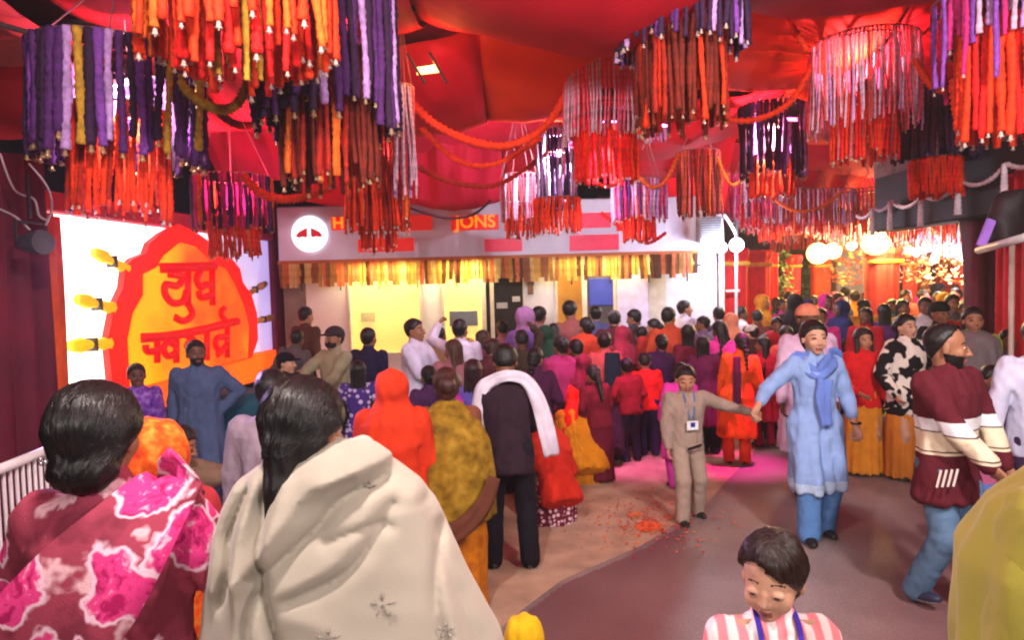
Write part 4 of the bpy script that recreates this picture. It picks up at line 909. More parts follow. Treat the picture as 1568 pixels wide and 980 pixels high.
gate_lamp(1252, 388, 14, .22, 'warm globe lamp on the left above the orange pillar', 300)
gate_lamp(1275, 384, 14.6, .18, 'smaller warm globe lamp just right of the left one', 120)
gate_lamp(1392, 382, 15, .13, 'small warm globe lamp right of the big one', 60)
gate_lamp(1304, 376, 16, .12, 'small pale lamp between the two warm ones', 40, (1, .85, .6), 2.5)
# cold bulb clusters at the far right
rr = random.Random(5)
for k in range(26):
    px = rr.uniform(1400, 1490); py = 380 + (px - 1400) * rr.uniform(-.1, .55) + rr.uniform(-8, 10); q = at(px, py, rr.uniform(13, 18)); r = rr.uniform(.03, .09)
    mb = MB(); mb.tube([(0, 0, r * math.cos(a)) for a in np.linspace(0.2, 2.95, 6)], [r * math.sin(a) for a in np.linspace(.2, 2.95, 6)], 8); mb.tube([(0, 0, r), (0, 0, 4.2 - q.z)], .006, 4)
    tag(mb.build('string_bulb', lamp_glass('string_bulb', (1, .72, .82), 2.4), None, True, q), 'small pinkish white bulb hanging in the far string-light cluster', 'bulb', 'hanging bulbs at the far end of the walkway')
l = bpy.data.lights.new('lamp', 'POINT'); l.energy = 200; l.color = (1, .8, .86); l.shadow_soft_size = .3; lo = bpy.data.objects.new('string_light_lamp', l); COL.objects.link(lo); lo.location = at(1455, 400, 13); tag(lo, 'pinkish lamp inside the far string-light cluster', 'lamp')
# back wall of the far street, shrubs and flower displays
mb = MB(); mb.box((7, 27, 2.4), (34, .3, 4.8)); tag(mb.build('far_wall', mat('far_dark_wall', (.22, .04, .035), .8, 0, .5, 1.0)), 'dark reddish wall closing the far end of the walkway', 'wall')
def shrub(px, d, w, h, label, c=((.03, .07, .025), (.07, .12, .04)), n=900, cat='shrub', z0=0):
    q = at(px, 440, d); root = empty('shrub', (q.x, q.y, 0), 0, label, cat); rr = random.Random(px); mb = MB()
    for k in range(n):
        a = rr.uniform(0, 6.28); t = rr.random(); r_ = w * .5 * math.sqrt(rr.random()) * (1 - .5 * t); p = Vector((r_ * math.cos(a), r_ * math.sin(a), z0 + .15 + (h - .15) * t)); s = rr.uniform(.03, .08)
        u = Vector((rr.gauss(0, 1), rr.gauss(0, 1), rr.gauss(0, .6))).normalized(); v = u.orthogonal().normalized() * s * .45; mb.add([p, p + u * s + v, p + u * 2 * s, p + u * s - v], [(0, 1, 2, 3)], k % 2)
    mb.build('foliage', [mat('leaf_%s_0' % cat, c[0], .6), mat('leaf_%s_1' % cat, c[1], .6)], root)
    mb = MB(); mb.tube([(0, 0, 0), (.02, 0, h * .5), (0, .02, h * .8)], [.03, .02, .01], 6)
    for k in range(5): a = k * 1.3; mb.tube([(0, 0, h * .2), (w * .3 * math.cos(a), w * .3 * math.sin(a), h * .7)], [.015, .006], 5)
    mb.build('stem', mat('stem', (.06, .04, .02), .8), root)
shrub(1192, 14.4, 1.0, 2.5, 'leafy green shrub between the red pillars left of the lamps'); shrub(1232, 16.5, 1.0, 2.4, 'second green shrub right of the faded red pillar'); shrub(1432, 19, 1.6, 2.6, 'dark green bush behind the far crowd on the right', n=500)
for px, d, w, h, lab, c in ((1395, 14, 1.0, 2.0, 'gold and white flower display behind the crowd', ((.40, .22, .05), (.5, .42, .30))), (1440, 13.5, 1.3, 2.0, 'orange and gold flower display left of the maroon pillar', ((.55, .15, .03), (.6, .42, .12))), (1300, 15, 1.0, 1.95, 'yellow and red flower display under the gate lamps', ((.5, .32, .06), (.5, .06, .03)))):
    shrub(px, d, w, h, lab, c, 420, 'flowers_%d' % px, z0=1.62)
for o in bpy.data.objects:
    if str(o.get('category', '')).startswith('flowers_'): o['category'] = 'flower display'; o.name = 'flower_display'
mb = MB(); q = at(1303, 440, 17); mb.box((q.x, q.y, 1.5), (.9, .4, 3.0), bev=.03); tag(mb.build('gate_column', mat('pale_stone', (.34, .31, .29), .8, 0, .15, 4)), 'pale grey stone gate column between the warm lamps', 'column')

# ------------------------------------------------------------------ right side: shop line with dark fascia, posts, curtain
sx = 4.45
def onx(px, py): v = ray(px, py); return CAM + v * (sx / v.x)
shop = empty('shop_front', (sx, 8, 0), 0, 'dark shop line on the right under a black cloth fascia', 'building')
mb = MB(); mb.box((.30, -3.0, 3.15), (.30, 7.4, 1.3), bev=.02); mb.build('fascia', mat('black_cloth_fascia', (.022, .012, .016), .7, 0, .4, 2), shop)
mb = MB(); mb.box((1.6, -3.4, 1.6), (.2, 7.2, 3.2)); mb.build('wall', mat('shop_back_wall', (.10, .02, .03), .8, 0, .4, 1.5), shop)
for k in range(7):
    mb = MB(); mb.box((.14, -6.3 + k * 1.1, 3.3 + .05 * (k % 2)), (.02, .75, .28), bev=.005); mb.build('faded_plate', mat('faded_plate', (.16, .09, .08), .8, 0, .5, 8), shop)
sw = empty('white_garland_swag', (sx - .02, 7, 2.8), 0, 'white flower garland swagged along the black fascia with hanging tassels', 'garland')
M_WG = mat('white_garland', (.62, .52, .58), .8, 0, .25, 40, .5, 90)
def bumpy_tube(mb, path, r, n=7, mi=0, seed=0, amp=.22, step=2):
    rr = random.Random(seed); mb.tube(path, [r * (1 + (amp if i % 2 else -amp) + rr.uniform(-.08, .08)) for i in range(len(path))], n, mi)
ptsS = [onx(*p) for p in ((1318, 330), (1345, 318), (1372, 308), (1420, 298), (1478, 276), (1550, 250), (1640, 215))]
for i in range(len(ptsS) - 1):
    A, B = ptsS[i] - Vector(sw.location), ptsS[i + 1] - Vector(sw.location); L = (B - A).length; path = []
    for k in range(25): t = k / 24; q = A.lerp(B, t); q.z -= .30 * L * (1 - (2 * t - 1) ** 2) * .55; q.x = -.03; path.append(q)
    mb = MB(); bumpy_tube(mb, path, .020, seed=i); mb.build('swag', M_WG, sw, True)
    mb = MB(); path = [Vector((-.05, B.y, B.z - .022 * k)) for k in range(16)]; mb.tube(path, [.02 + .012 * (k / 15) + .004 * (k % 2) for k in range(16)], 8); mb.build('tassel', M_WG, sw, True)
# big maroon pillar, pole, red curtain
q = at(1500, 450, 7.2); pr = empty('cloth_pillar', (q.x, q.y, 0), 0, 'tall dark maroon cloth pillar at the right of the walkway', 'pillar')
def psdf(P): return prof(P, (0, 0, 0), (0, 0, 3.3), (1, 0, 0), [0, .5, .7, 1], [.13, .12, .14, .34], [.14, .12, .14, .2], rnd=.03, p=3) + .012 * np.sin(P[:, 0] * 70 + 2 * wob(P * A_(1, 1, .2), 8, 4))
link('wrap', make_mesh('pillar', [sd(psdf, (-.45, -.4, -.05), (.45, .4, 3.4), .035, 0, .02)], [mat('maroon_cloth', srgb((96, 20, 40)), .7, 0, .3, 4)]), pr)
def curtain(a, b, z0, z1, m, label, amp=.05, n=60, k=26, gather=None, cat='curtain', name='curtain', th=.008):
    a = Vector(a); b = Vector(b); d = (b - a); nn = Vector((d.y, -d.x, 0)).normalized(); rows = []
    for i in range(9):
        t = i / 8; row = []
        for j in range(n + 1):
            u = j / n; g = 1.0
            if gather: g = 1 - gather * math.exp(-((t - .45) / .22) ** 2)
            p = a + d * (.5 + (u - .5) * g); ph = u * k + .6 * math.sin(u * 9) + .15 * math.sin(t * 5 + u * 4); row.append((p.x + nn.x * amp * math.sin(ph), p.y + nn.y * amp * math.sin(ph), z0 + (z1 - z0) * t))
        rows.append(row)
    mb = MB(); mb.grid(rows); o = mb.build(name, m, None, True); thick(o, th); tag(o, label, cat); return o
qa = at(1532, 420, 6.6); qb = at(1600, 420, 5.6); curtain((qa.x, qa.y, 0), (qb.x, qb.y, 0), .1, 2.85, mat('red_curtain', srgb((200, 22, 40)), .7, 0, .2, 3), 'bright red curtain at the right edge behind the white pole', .05, 50, 30)
qa = at(1508, 420, 8.5); qb = at(1538, 420, 7.6); curtain((qa.x, qa.y, 0), (qb.x, qb.y, 0), .1, 2.6, pattern('sequin_cloth', 'dots', [(120, 16, 30), (214, 150, 120)], 34), 'sequinned dark red curtain between the maroon pillar and the white pole', .03, 30, 16)
q = at(1549, 450, 6.0); mb = MB(); mb.tube([(q.x, q.y, 0), (q.x, q.y, at(1549, 355, 6.0).z)], .022, 10); tag(mb.build('pole', mat('cream_pole', (.5, .38, .34), .5), None, True), 'thin cream pole before the red curtain on the right', 'pole')
A, B = at(1498, 383, 5.9), at(1600, 355, 4.9); mb = MB(); mb.tube([A, B], .032, 10); tag(mb.build('canopy_bar', mat('white_paint', (.75, .72, .76), .5), None, True), 'slanting white bar of a stall awning at the right edge', 'bar')
A, B = at(1503, 375, 5.9), at(1517, 338, 5.9); mb = MB(); mb.box((0, 0, 0), (.07, .03, .24), M=Matrix.Rotation(R(22), 4, 'Y')); tag(mb.build('light_strip', mat('violet_strip', srgb((170, 120, 220)), .5, emit=.12, emitcol=srgb((150, 100, 230))), None, loc=(A + B) / 2), 'short violet light strip above the slanting white bar', 'light strip')
def dsdf(P): return prof(P, (0, 0, 0), (.1, 0, .45), (1, 0, 0), [0, .4, .8, 1], [.10, .17, .14, .07], [.12] * 4, rnd=.03) + .012 * wob(P, 14, 2)
q = at(1535, 372, 5.95); o = link('rolled_tarp', make_mesh('tarp', [sd(dsdf, (-.3, -.25, -.05), (.4, .25, .5), .02, 0, .02)], [mat('black_tarp', (.02, .012, .016), .6)]), None, q); tag(o, 'rolled black tarpaulin above the slanting white bar', 'tarpaulin')

# ------------------------------------------------------------------ left side: railing, maroon drapes, wires and loudspeaker lamp
ra = at(-40, 735, 2.6); rb_ = at(66, 692, 3.1)
rail = empty('railing', (ra.x, ra.y, 0), 0, 'white metal railing with thin upright bars at the left edge', 'railing')
ra0 = Vector((0, 0, ra.z)); rb0 = Vector((rb_.x - ra.x, rb_.y - ra.y, rb_.z)); M_RW = mat('white_rail', (.62, .56, .60), .45)
mb = MB(); mb.tube([ra0, rb0 + (rb0 - ra0) * 1.4], .022, 8); mb.build('top_rail', M_RW, rail, True)
mb = MB(); mb.tube([ra0 * .0 + Vector((0, 0, .12)), Vector((rb0.x * 2.4, rb0.y * 2.4, .12))], .016, 8); mb.build('bottom_rail', M_RW, rail, True)
mb = MB(); mb.tube([(0, 0, .12), (0, 0, ra.z - .02)], .0075, 6); bar = mb.mesh('bar', M_RW, True)
for k in range(26): t = k / 25 * 2.35; link('bar', bar, rail, (rb0.x * t, rb0.y * t, 0))
MAR = mat('maroon_drape', srgb((104, 14, 44)), .75, 0, .35, 2.0, .2, 40)
qa = at(-60, 480, 4.9); qb = at(78, 480, 5.9)
curtain((qa.x, qa.y, 0), (qb.x, qb.y, 0), 0, 3.1, MAR, 'dark maroon drape hanging at the left edge beside the lit panel', .07, 70, 22)
qa = at(20, 300, 5.6); qb = at(92, 300, 6.4); curtain((qa.x, qa.y, 0), (qb.x, qb.y, 0), .6, 2.7, mat('orange_drape', srgb((226, 90, 30)), .7, 0, .3, 3), 'orange drape behind the loudspeaker left of the lit panel', .05, 30, 12)
curtain((-5.6, 5.0, 0), (-4.6, 2.9, 0), 0, 2.9, MAR, 'second dark maroon drape farther forward on the left', .08, 60, 24)
sp = at(48, 372, 5.0); s0 = empty('par_lamp', sp, R(72), 'grey stage lamp on a bracket at the left edge', 'lamp')
mb = MB(); mb.tube([(0, .12, 0), (0, .02, 0), (0, -.08, 0), (0, -.12, 0)], [.04, .075, .09, .09], 14); mb.build('housing', mat('grey_housing', (.06, .06, .075), .4), s0)
mb = MB(); mb.tube([(-.11, 0, 0), (-.11, 0, .15), (.11, 0, .15), (.11, 0, 0)], .012, 6); mb.tube([(0, 0, .18), (0, 0, .5)], .014, 6); mb.build('bracket', M_METAL, s0)
l = bpy.data.lights.new('lamp', 'SPOT'); l.energy = 420; l.color = (.62, .42, 1); l.spot_size = R(50); l.shadow_soft_size = .1; lo = bpy.data.objects.new('lamp', l); COL.objects.link(lo); lo.parent = s0; lo.location = (.1, -.14, 0); bpy.context.view_layer.update(); lo.rotation_euler = (s0.matrix_world.inverted().to_3x3() @ (Vector((-.6, 1.9, 1.2)) - sp)).to_track_quat('-Z', 'Y').to_euler()
for i, pl in enumerate((((0, 235), (22, 290), (52, 305), (60, 330), (75, 338)), ((44, 250), (72, 285), (80, 318), (70, 345)), ((56, 212), (90, 245), (140, 283)), ((0, 320), (24, 332), (46, 352)))):
    mb = MB(); mb.tube(smooth_path([at(x, y, 5.0) for x, y in pl], 6), .008, 5); tag(mb.build('cable', mat('white_cable', (.6, .5, .6), .5), None, True), ['pale cable drooping from the canopy to the stage lamp', 'white looped cable beside the stage lamp', 'thin pale wire crossing the dark gap at the left', 'short pale cable at the left edge above the lamp'][i], 'cable')
qa = at(92, 295, 7.2); qb = at(200, 300, 8.4); curtain((qa.x - 2, qa.y - .8, 0), (qb.x, qb.y, 0), 2.75, 3.05, mat('crimson_cloth', srgb((200, 16, 60)), .7, 0, .15, 3), 'crimson cloth strip above the lit panel', .02, 30, 20, name='cloth_strip', cat='cloth')
mb = MB(); mb.box((-8.2, 9, 2.5), (.2, 22, 5)); tag(mb.build('side_wall', mat('night_wall', (.03, .03, .028), .8)), 'dark wall in the night beyond the left drapes', 'wall')
# teal tarpaulin-covered counter behind the seated people
def tsdf(P): return prof(P, (0, 0, 0), (0, 0, .98), (1, 0, 0), [0, .9, 1], [.60, .56, .50], [.3, .28, .24], rnd=.04, p=5) + .012 * wob(P, 9, 3)
q = at(372, 640, 6.8); o = link('covered_counter', make_mesh('counter', [sd(tsdf, (-.75, -.45, -.02), (.75, .45, 1.05), .03, 0, .02)], [mat('teal_cover', srgb((22, 78, 100)), .6)]), None, (q.x, q.y, 0)); tag(o, 'counter under a teal cloth behind the man in the slate blue kurta', 'counter')
q = at(20, 955, 2.0); mb = MB(); mb.box((0, 0, 0), (.30, .25, .55), bev=.04); tag(mb.build('blue_bag', mat('blue_plastic', srgb((30, 62, 140)), .5), None, loc=(q.x, q.y, q.z - .2)), 'blue crate at the lower left corner behind the railing', 'crate')

# ------------------------------------------------------------------ canopy: sagging cloth bays
def canopy_bay(x0, x1, y0, y1, z, sag, m, label, seed, z1=None, n=22, mm=14, wr=.018):
    rows = []; rr = random.Random(seed); z1 = z if z1 is None else z1; p1, p2 = rr.uniform(0, 6), rr.uniform(0, 6)
    for i in range(mm + 1):
        t = i / mm; row = []
        for j in range(n + 1):
            u = j / n; x = x0 + (x1 - x0) * u; y = y0 + (y1 - y0) * t
            s = sag * (1 - (2 * t - 1) ** 2) * (1 + .25 * math.sin(u * 5 + p1)); e = sag * .5 * (1 - (2 * u - 1) ** 2)
            cu = min(u, 1 - u); r = wr * math.sin((u + .3 * t) * 30 + p2 + 3 * t) * (.4 + abs(2 * t - 1))
            row.append((x, y, z + (z1 - z) * t - s - e + r * .5 + .02 * math.sin(x * 5 + y * 3 + p1)))
        rows.append(row)
    mb = MB(); mb.grid(rows); o = mb.build('canopy_cloth', m, None, True); thick(o, .006); tag(o, label, 'canopy', 'cloth bays of the red canopy'); return o
def cm(name, c, v=.12): return mat(name, srgb(c), .75, 0, v, 1.6, .25, 30, trans=.25)
CR = cm('canopy_red', (210, 10, 40)); CD = cm('canopy_deep_red', (176, 10, 36)); CO = cm('canopy_orange', (232, 60, 8)); CP = cm('canopy_hot_pink', (225, 16, 90)); CT = cm('canopy_dusty_red', (160, 44, 56)); CB = cm('canopy_rose', (215, 20, 60))
bays = [
 (-7, -3.1, 1.2, 3.4, 3.95, .25, CT, 'dusty red canopy bay at the top left'), (-3.1, -.2, 1.2, 3.4, 4.1, .25, CD, 'deep red canopy bay above the near garlands'), (-.2, 2.4, 1.2, 3.4, 4.15, .25, CR, 'red canopy bay above the camera centre'), (2.4, 6.5, 1.2, 3.4, 4.15, .25, CR, 'red canopy bay above the right foreground'),
 (-7, -2.9, 3.4, 5.6, 3.95, .3, CT, 'dusty red canopy bay above the left purple garland'), (-2.9, -.6, 3.4, 5.6, 4.1, .3, CD, 'deep red canopy bay behind the near garlands'), (-.6, 1.5, 3.4, 5.6, 4.1, .35, CR, 'red canopy bay with the warm glow'), (1.5, 3.4, 3.4, 5.6, 4.2, .3, CB, 'rose red canopy bay with radiating folds'), (3.4, 6.5, 3.4, 5.6, 4.2, .3, CR, 'red canopy bay at the upper right'),
 (-7, -2.7, 5.6, 7.8, 3.95, .3, CD, 'deep red canopy bay above the lit panel'), (-2.7, -.2, 5.6, 7.8, 4.05, .4, CR, 'red canopy bay before the bank, left half'), (-.2, 1.7, 5.6, 7.8, 4.05, .4, CO, 'orange canopy bay before the bank'), (1.7, 3.3, 5.6, 7.8, 4.25, .3, CO, 'orange canopy bay above the walkway'), (3.3, 6.5, 5.6, 7.8, 4.2, .3, CR, 'red canopy bay above the black fascia'),
 (-2.7, .6, 7.8, 9.6, 4.0, .3, CB, 'rose red canopy bay just in front of the bank'), (.6, 3.2, 7.8, 10.4, 4.15, .35, CR, 'red canopy bay by the bank corner'), (3.2, 6.5, 7.8, 10.4, 4.2, .35, CO, 'orange red canopy bay over the far walkway'),
 (2.2, 7, 10.4, 13.2, 4.15, .35, CR, 'red canopy bay before the far lamps'), (2.2, 8.5, 13.2, 17, 4.1, .4, CB, 'rose canopy bay over the far lamps'), (2.2, 11, 17, 22, 4.1, .4, CR, 'last red canopy bay at the far end'),
 (-7, 7, -3, 1.2, 4.1, .2, CR, 'red canopy bay behind the camera')]
for i, b_ in enumerate(bays): canopy_bay(*b_, seed=i)
rows = [[(x, y, 4.42 + .05 * math.sin(x * 1.7 + y) + .04 * math.sin(y * 2.3)) for x in np.linspace(-7.2, 9, 40)] for y in np.linspace(-3, 10.6, 36)]
mb = MB(); mb.grid(rows); o = mb.build('canopy_lining', cm('lining_dark_red', (150, 12, 34)), None, True); thick(o, .006); tag(o, 'dark red lining sheet above the sagging cloth bays', 'canopy')
# valance cloths dropping toward the bank
def valance(x0, x1, y, ztop, zbot, m, label, scal=.12, n=40, lean=.5):
    rows = []
    for i in range(11):
        t = i / 10; row = []
        for j in range(n + 1):
            u = j / n; zb = zbot - scal * math.sin(math.pi * u); z = ztop + (zb - ztop) * t
            row.append((x0 + (x1 - x0) * u, y + lean * (t - .5) * 1.6 + .04 * math.sin(u * 26 + t * 2) + .12 * math.sin(t * 3.1) * math.cos(u * 7), z))
        rows.append(row)
    mb = MB(); mb.grid(rows); o = mb.build('valance', m, None, True); thick(o, .006); tag(o, label, 'canopy', 'cloth valances in front of the bank')
qa, qb = at(318, 300, 8.6), at(452, 300, 8.6); valance(qa.x, qb.x, 8.6, 3.95, at(380, 268, 8.6).z, CP, 'hot pink valance behind the left garlands', .02)
qa, qb = at(452, 300, 8.8), at(620, 300, 8.8); valance(qa.x, qb.x, 8.8, 4.0, at(540, 300, 8.8).z, CR, 'red valance behind the brown garland', .10)
qa, qb = at(618, 300, 8.5), at(770, 300, 8.5); valance(qa.x, qb.x, 8.5, 4.0, at(690, 303, 8.5).z, CB, 'rose red valance bellying over the bank sign', .12)
qa, qb = at(772, 300, 8.9), at(1130, 300, 8.9); valance(qa.x, qb.x, 8.9, 4.1, at(900, 262, 8.9).z, CR, 'wide red valance behind the middle garlands', .05)
qa, qb = at(1120, 300, 11.4), at(1330, 300, 11.4); valance(qa.x, qb.x, 11.4, 4.2, at(1230, 318, 11.4).z, CB, 'rose valance over the far lamps', .06)
# warm lamp shining behind the cloth
q = at(655, 108, 5.0)
b0 = empty('canopy_lamp', (q.x, q.y, q.z), 0, 'warm lamp glowing against the canopy cloth between crossed struts', 'lamp')
mb = MB(); mb.tube([(-.08, 0, 0), (.08, 0, .015)], .028, 8); mb.build('tube', lamp_glass('amber_tube', (1, .45, .08), 6), b0, True)
for s in (-1, 1): mb = MB(); mb.tube([(-.06 + s * .08, -.03, .12), (.06 + s * .08, -.03, -.10)], .011, 6); mb.build('strut', mat('dark_strut', (.06, .01, .01), .6), b0)
l = bpy.data.lights.new('lamp', 'POINT'); l.energy = 9; l.color = (1, .35, .08); l.shadow_soft_size = .04; lo = bpy.data.objects.new('lamp', l); COL.objects.link(lo); lo.parent = b0; lo.location = (.05, .02, .06)
# canopy frame: pipes across and posts out of sight
for i, y in enumerate((1.2, 3.4, 5.6, 7.8, 10.4)):
    mb = MB(); mb.tube([(-7, y, 4.02), (-3, y, 4.16), (2, y, 4.2), (7, y, 4.24)], .025, 8); tag(mb.build('canopy_pipe', mat('pipe_steel', (.2, .15, .15), .4, .7), None, True), 'steel pipe carrying the canopy cloth, ' + ('the nearest one above the camera', 'behind the bright orange chandelier', 'above the tall pink chandelier', 'before the rose red valance', 'the farthest one by the bank')[i], 'pipe', 'steel pipes of the canopy')

# ------------------------------------------------------------------ garland chandeliers
G = {'purple': (80, 30, 100), 'violet': (126, 62, 160), 'dark': (50, 18, 56), 'white': (205, 165, 190), 'lilac': (185, 140, 205), 'orange': (252, 52, 4), 'deep': (160, 26, 2), 'brown': (112, 24, 3), 'gold': (190, 140, 40), 'red': (240, 16, 12), 'pink': (226, 90, 120), 'magenta': (190, 30, 110), 'rose': (196, 84, 92), 'amber': (226, 96, 20)}
M_BELL = mat('gold_bell', (.55, .36, .20), .35, .5, .2, 20); M_BELLW = mat('pale_bell', (.58, .44, .38), .4, .1)
def gmat(c): return mat('garland_' + c, srgb(G[c]), .8, 0, .35, 30, .6, 70)
_sc = {}
def strand_mesh(c, L, r, bell, var, seg):
    key = (c, round(L, 2), round(r, 3), bell, var, seg)
    if key in _sc: return _sc[key]
    rr = random.Random(hash((c, round(L * 100), var)) & 0xffff if False else int(L * 1000) + var * 17 + len(c)); mb = MB(); n = max(5, int(L / seg)); path = []; rs = []
    ph = rr.uniform(0, 6)
    for i in range(n + 1):
        t = i / n; path.append((.006 * math.sin(t * 6 + ph), .006 * math.cos(t * 5 + ph), -L * t)); rs.append(r * (1 + (.09 if i % 2 else -.08) + rr.uniform(-.16, .16) + .15 * math.sin(i * .37 + ph)))
    mb.tube(path, rs, 6)
    if bell:
        b = max(r * .66, .008); z = -L
        mb.tube([(0, 0, z + b * .2), (0, 0, z - b * .6), (0, 0, z - b * 1.6), (0, 0, z - b * 2.1)], [b * .3, b * .6, b * .75, b * 1.25], 7, 1); mb.tube([(0, 0, z - b * 1.9), (0, 0, z - b * 2.7)], b * .25, 5, 1)
    me = mb.mesh('strand', [gmat(c), M_BELL if bell == 1 else M_BELLW], True); _sc[key] = me; return me
def chandelier(px, d, label, tiers, tilt=0):
    """px: photo pixel of the axis, d: its distance; tiers: (diameter, photo row of the top and of the bottom of the near side, colours, count, strand radius, bell)"""
    zt = [at(px, t[1], d - t[0] / 2).z for t in tiers]; z0 = zt[0]; q = at(px, 300, d)
    rt = empty('garland_chandelier', (q.x, q.y, z0), 0, label, 'chandelier', 'garland chandeliers under the canopy')
    rr = random.Random(int(px * 7 + d * 10)); rt.rotation_euler = (0, R(tilt), 0)
    for (D, ya, yb, cs, n, r, bell), za in zip(tiers, zt):
        dz = z0 - za; L = za - at(px, yb, d - D / 2).z - (2.4 * max(r * .66, .008) if bell else 0)
        mb = MB(); mb.tube([(D / 2 * math.cos(a), D / 2 * math.sin(a), -dz) for a in np.linspace(0, 2 * math.pi, 33)], .009, 6, cap=False); mb.build('hoop', mat('hoop_wire', (.30, .14, .16), .5, .3), rt, True)
        ph = rr.uniform(0, 6.28); n = int(n * 1.9); r = r * .64
        for k in range(n):
            a = ph + 2 * math.pi * k / n; LL = L * rr.choice((.90, .96, 1, 1, 1.05)); c = cs[(k * 7 + rr.randrange(2)) % len(cs)]
            o = link('strand', strand_mesh(c, round(LL, 2), r * rr.choice((.85, 1, 1.15)), bell if rr.random() < .6 else 0, rr.randrange(3), .022 if d < 7 else .05), rt, (D / 2 * math.cos(a), D / 2 * math.sin(a), -dz))
            o.rotation_euler = (R(rr.uniform(-2, 2)), R(rr.uniform(-2, 2)), a)
    Dm = tiers[0][0]
    for k in range(4): a = k * math.pi / 2 + .4; mb = MB(); mb.tube([(Dm / 2 * math.cos(a), Dm / 2 * math.sin(a), 0), (0, 0, max(.25, 4.0 - z0))], .005, 4); mb.build('cord', mat('hoop_wire', (.30, .14, .16), .5, .3), rt)
    return rt
PU = ['purple', 'purple', 'violet', 'purple', 'dark', 'gold', 'purple', 'dark', 'lilac']; ORG = ['orange', 'orange', 'deep', 'orange']
chandelier(196, 4.4, 'wide purple chandelier with short orange inner strands at the upper left', [(.96, 42, 236, PU, 30, .040, 1), (.54, 150, 330, ORG, 22, .026, 2)], tilt=3)
chandelier(382, 3.3, 'bright orange chandelier with white bells at the top, nearest the camera', [(.86, -190, 52, ['orange', 'orange', 'amber', 'orange'], 24, .030, 2), (.56, -180, 98, ['orange', 'red', 'orange'], 16, .030, 2), (.26, -180, 122, ['gold', 'orange', 'red'], 8, .026, 2)])
chandelier(508, 4.3, 'dark purple chandelier with brown-orange strands hanging below at the top', [(.84, -80, 184, ['dark', 'purple', 'dark', 'dark', 'purple', 'lilac'], 32, .036, 1), (.54, 60, 280, ['brown', 'deep', 'brown', 'amber'], 26, .026, 1)])
chandelier(578, 5.6, 'orange red cluster with long strands below the dark purple chandelier', [(.48, 190, 352, ['orange', 'deep', 'orange', 'amber'], 24, .022, 2), (.26, 240, 384, ['deep', 'orange'], 12, .02, 2)])
chandelier(622, 5.2, 'bunch of white and lilac strands right of the dark purple chandelier', [(.14, 130, 296, ['white', 'lilac', 'white', 'rose'], 8, .016, 1)])
chandelier(356, 7.0, 'small plum chandelier over orange strands before the lit panel', [(.74, 262, 352, ['magenta', 'purple', 'dark', 'magenta', 'amber', 'purple'], 24, .030, 1), (.46, 330, 398, ['orange', 'amber', 'orange'], 16, .028, 2)])
chandelier(930, 6.0, 'tall pink and white chandelier with orange inner strands in the middle', [(.72, 72, 206, ['white', 'pink', 'lilac', 'rose', 'white', 'dark', 'pink'], 36, .015, 2), (.52, 170, 276, ['orange', 'red', 'orange'], 24, .020, 2)])
chandelier(1046, 4.6, 'dark purple and violet chandelier over brown-orange strands at the top right of centre', [(.82, -100, 62, ['dark', 'violet', 'dark', 'lilac', 'purple', 'dark'], 30, .028, 2), (.56, 0, 186, ['brown', 'deep', 'brown', 'brown', 'orange'], 28, .026, 1)])
chandelier(797, 7.6, 'pink and white chandelier low before the bank sign', [(.42, 264, 340, ['white', 'rose', 'pink', 'rose'], 20, .016, 2), (.30, 310, 366, ['deep', 'orange'], 12, .02, 2)])
chandelier(853, 6.8, 'dark purple chandelier over orange strands left of the tall pink one', [(.36, 196, 316, ['white', 'dark', 'lilac', 'dark', 'purple'], 18, .020, 1), (.44, 300, 358, ORG, 20, .020, 2)])
chandelier(978, 8.0, 'magenta and white chandelier with a red centre above the bank windows', [(.62, 272, 338, ['magenta', 'white', 'pink', 'purple', 'lilac'], 24, .020, 2), (.34, 300, 372, ['red', 'orange'], 16, .024, 2)])
chandelier(1008, 7.2, 'short bunch of white strands under the brown-orange chandelier', [(.18, 178, 218, ['white', 'lilac'], 9, .016, 2)])
chandelier(1070, 8.4, 'rust brown chandelier hanging alone between swags', [(.50, 228, 330, ['brown', 'rose', 'deep', 'brown', 'amber'], 24, .020, 1)])
chandelier(1182, 7.6, 'dark purple chandelier over a round orange one right of centre', [(.66, 152, 268, ['dark', 'purple', 'dark', 'purple', 'dark', 'lilac'], 24, .032, 1), (.46, 234, 302, ORG, 22, .022, 2)])
chandelier(1150, 9.2, 'small magenta chandelier with white strands near the bank corner', [(.52, 262, 336, ['magenta', 'pink', 'white', 'magenta', 'purple'], 20, .022, 2), (.26, 310, 352, ['red', 'pink'], 10, .02, 2)])
chandelier(1322, 6.0, 'round white-stranded chandelier with a glowing red-orange centre on the right', [(.86, 42, 186, ['white', 'rose', 'white', 'lilac', 'white', 'pink'], 46, .013, 2), (.50, 140, 244, ['red', 'orange', 'rose', 'orange'], 28, .020, 2), (.55, 50, 160, ['rose', 'deep', 'white'], 14, .011, 2)])
chandelier(1432, 6.8, 'dark plum chandelier with one white strip over a short orange tier', [(.72, 122, 236, ['dark', 'dark', 'purple', 'dark', 'dark', 'dark', 'white'], 26, .034, 0), (.44, 238, 296, ['orange', 'red', 'orange'], 28, .022, 0)])
chandelier(1532, 4.4, 'lilac and magenta chandelier over bright orange strands at the right edge', [(.62, -80, 58, ['magenta', 'lilac', 'violet', 'magenta', 'white'], 20, .032, 2), (.48, 20, 212, ['orange', 'red', 'orange'], 18, .034, 2), (.76, -40, 124, ['violet', 'magenta', 'dark'], 8, .022, 2)])
chandelier(1490, 7.4, 'slim violet bunch behind the right edge chandelier', [(.22, 182, 248, ['violet', 'purple'], 10, .02, 0)])
rr = random.Random(11)
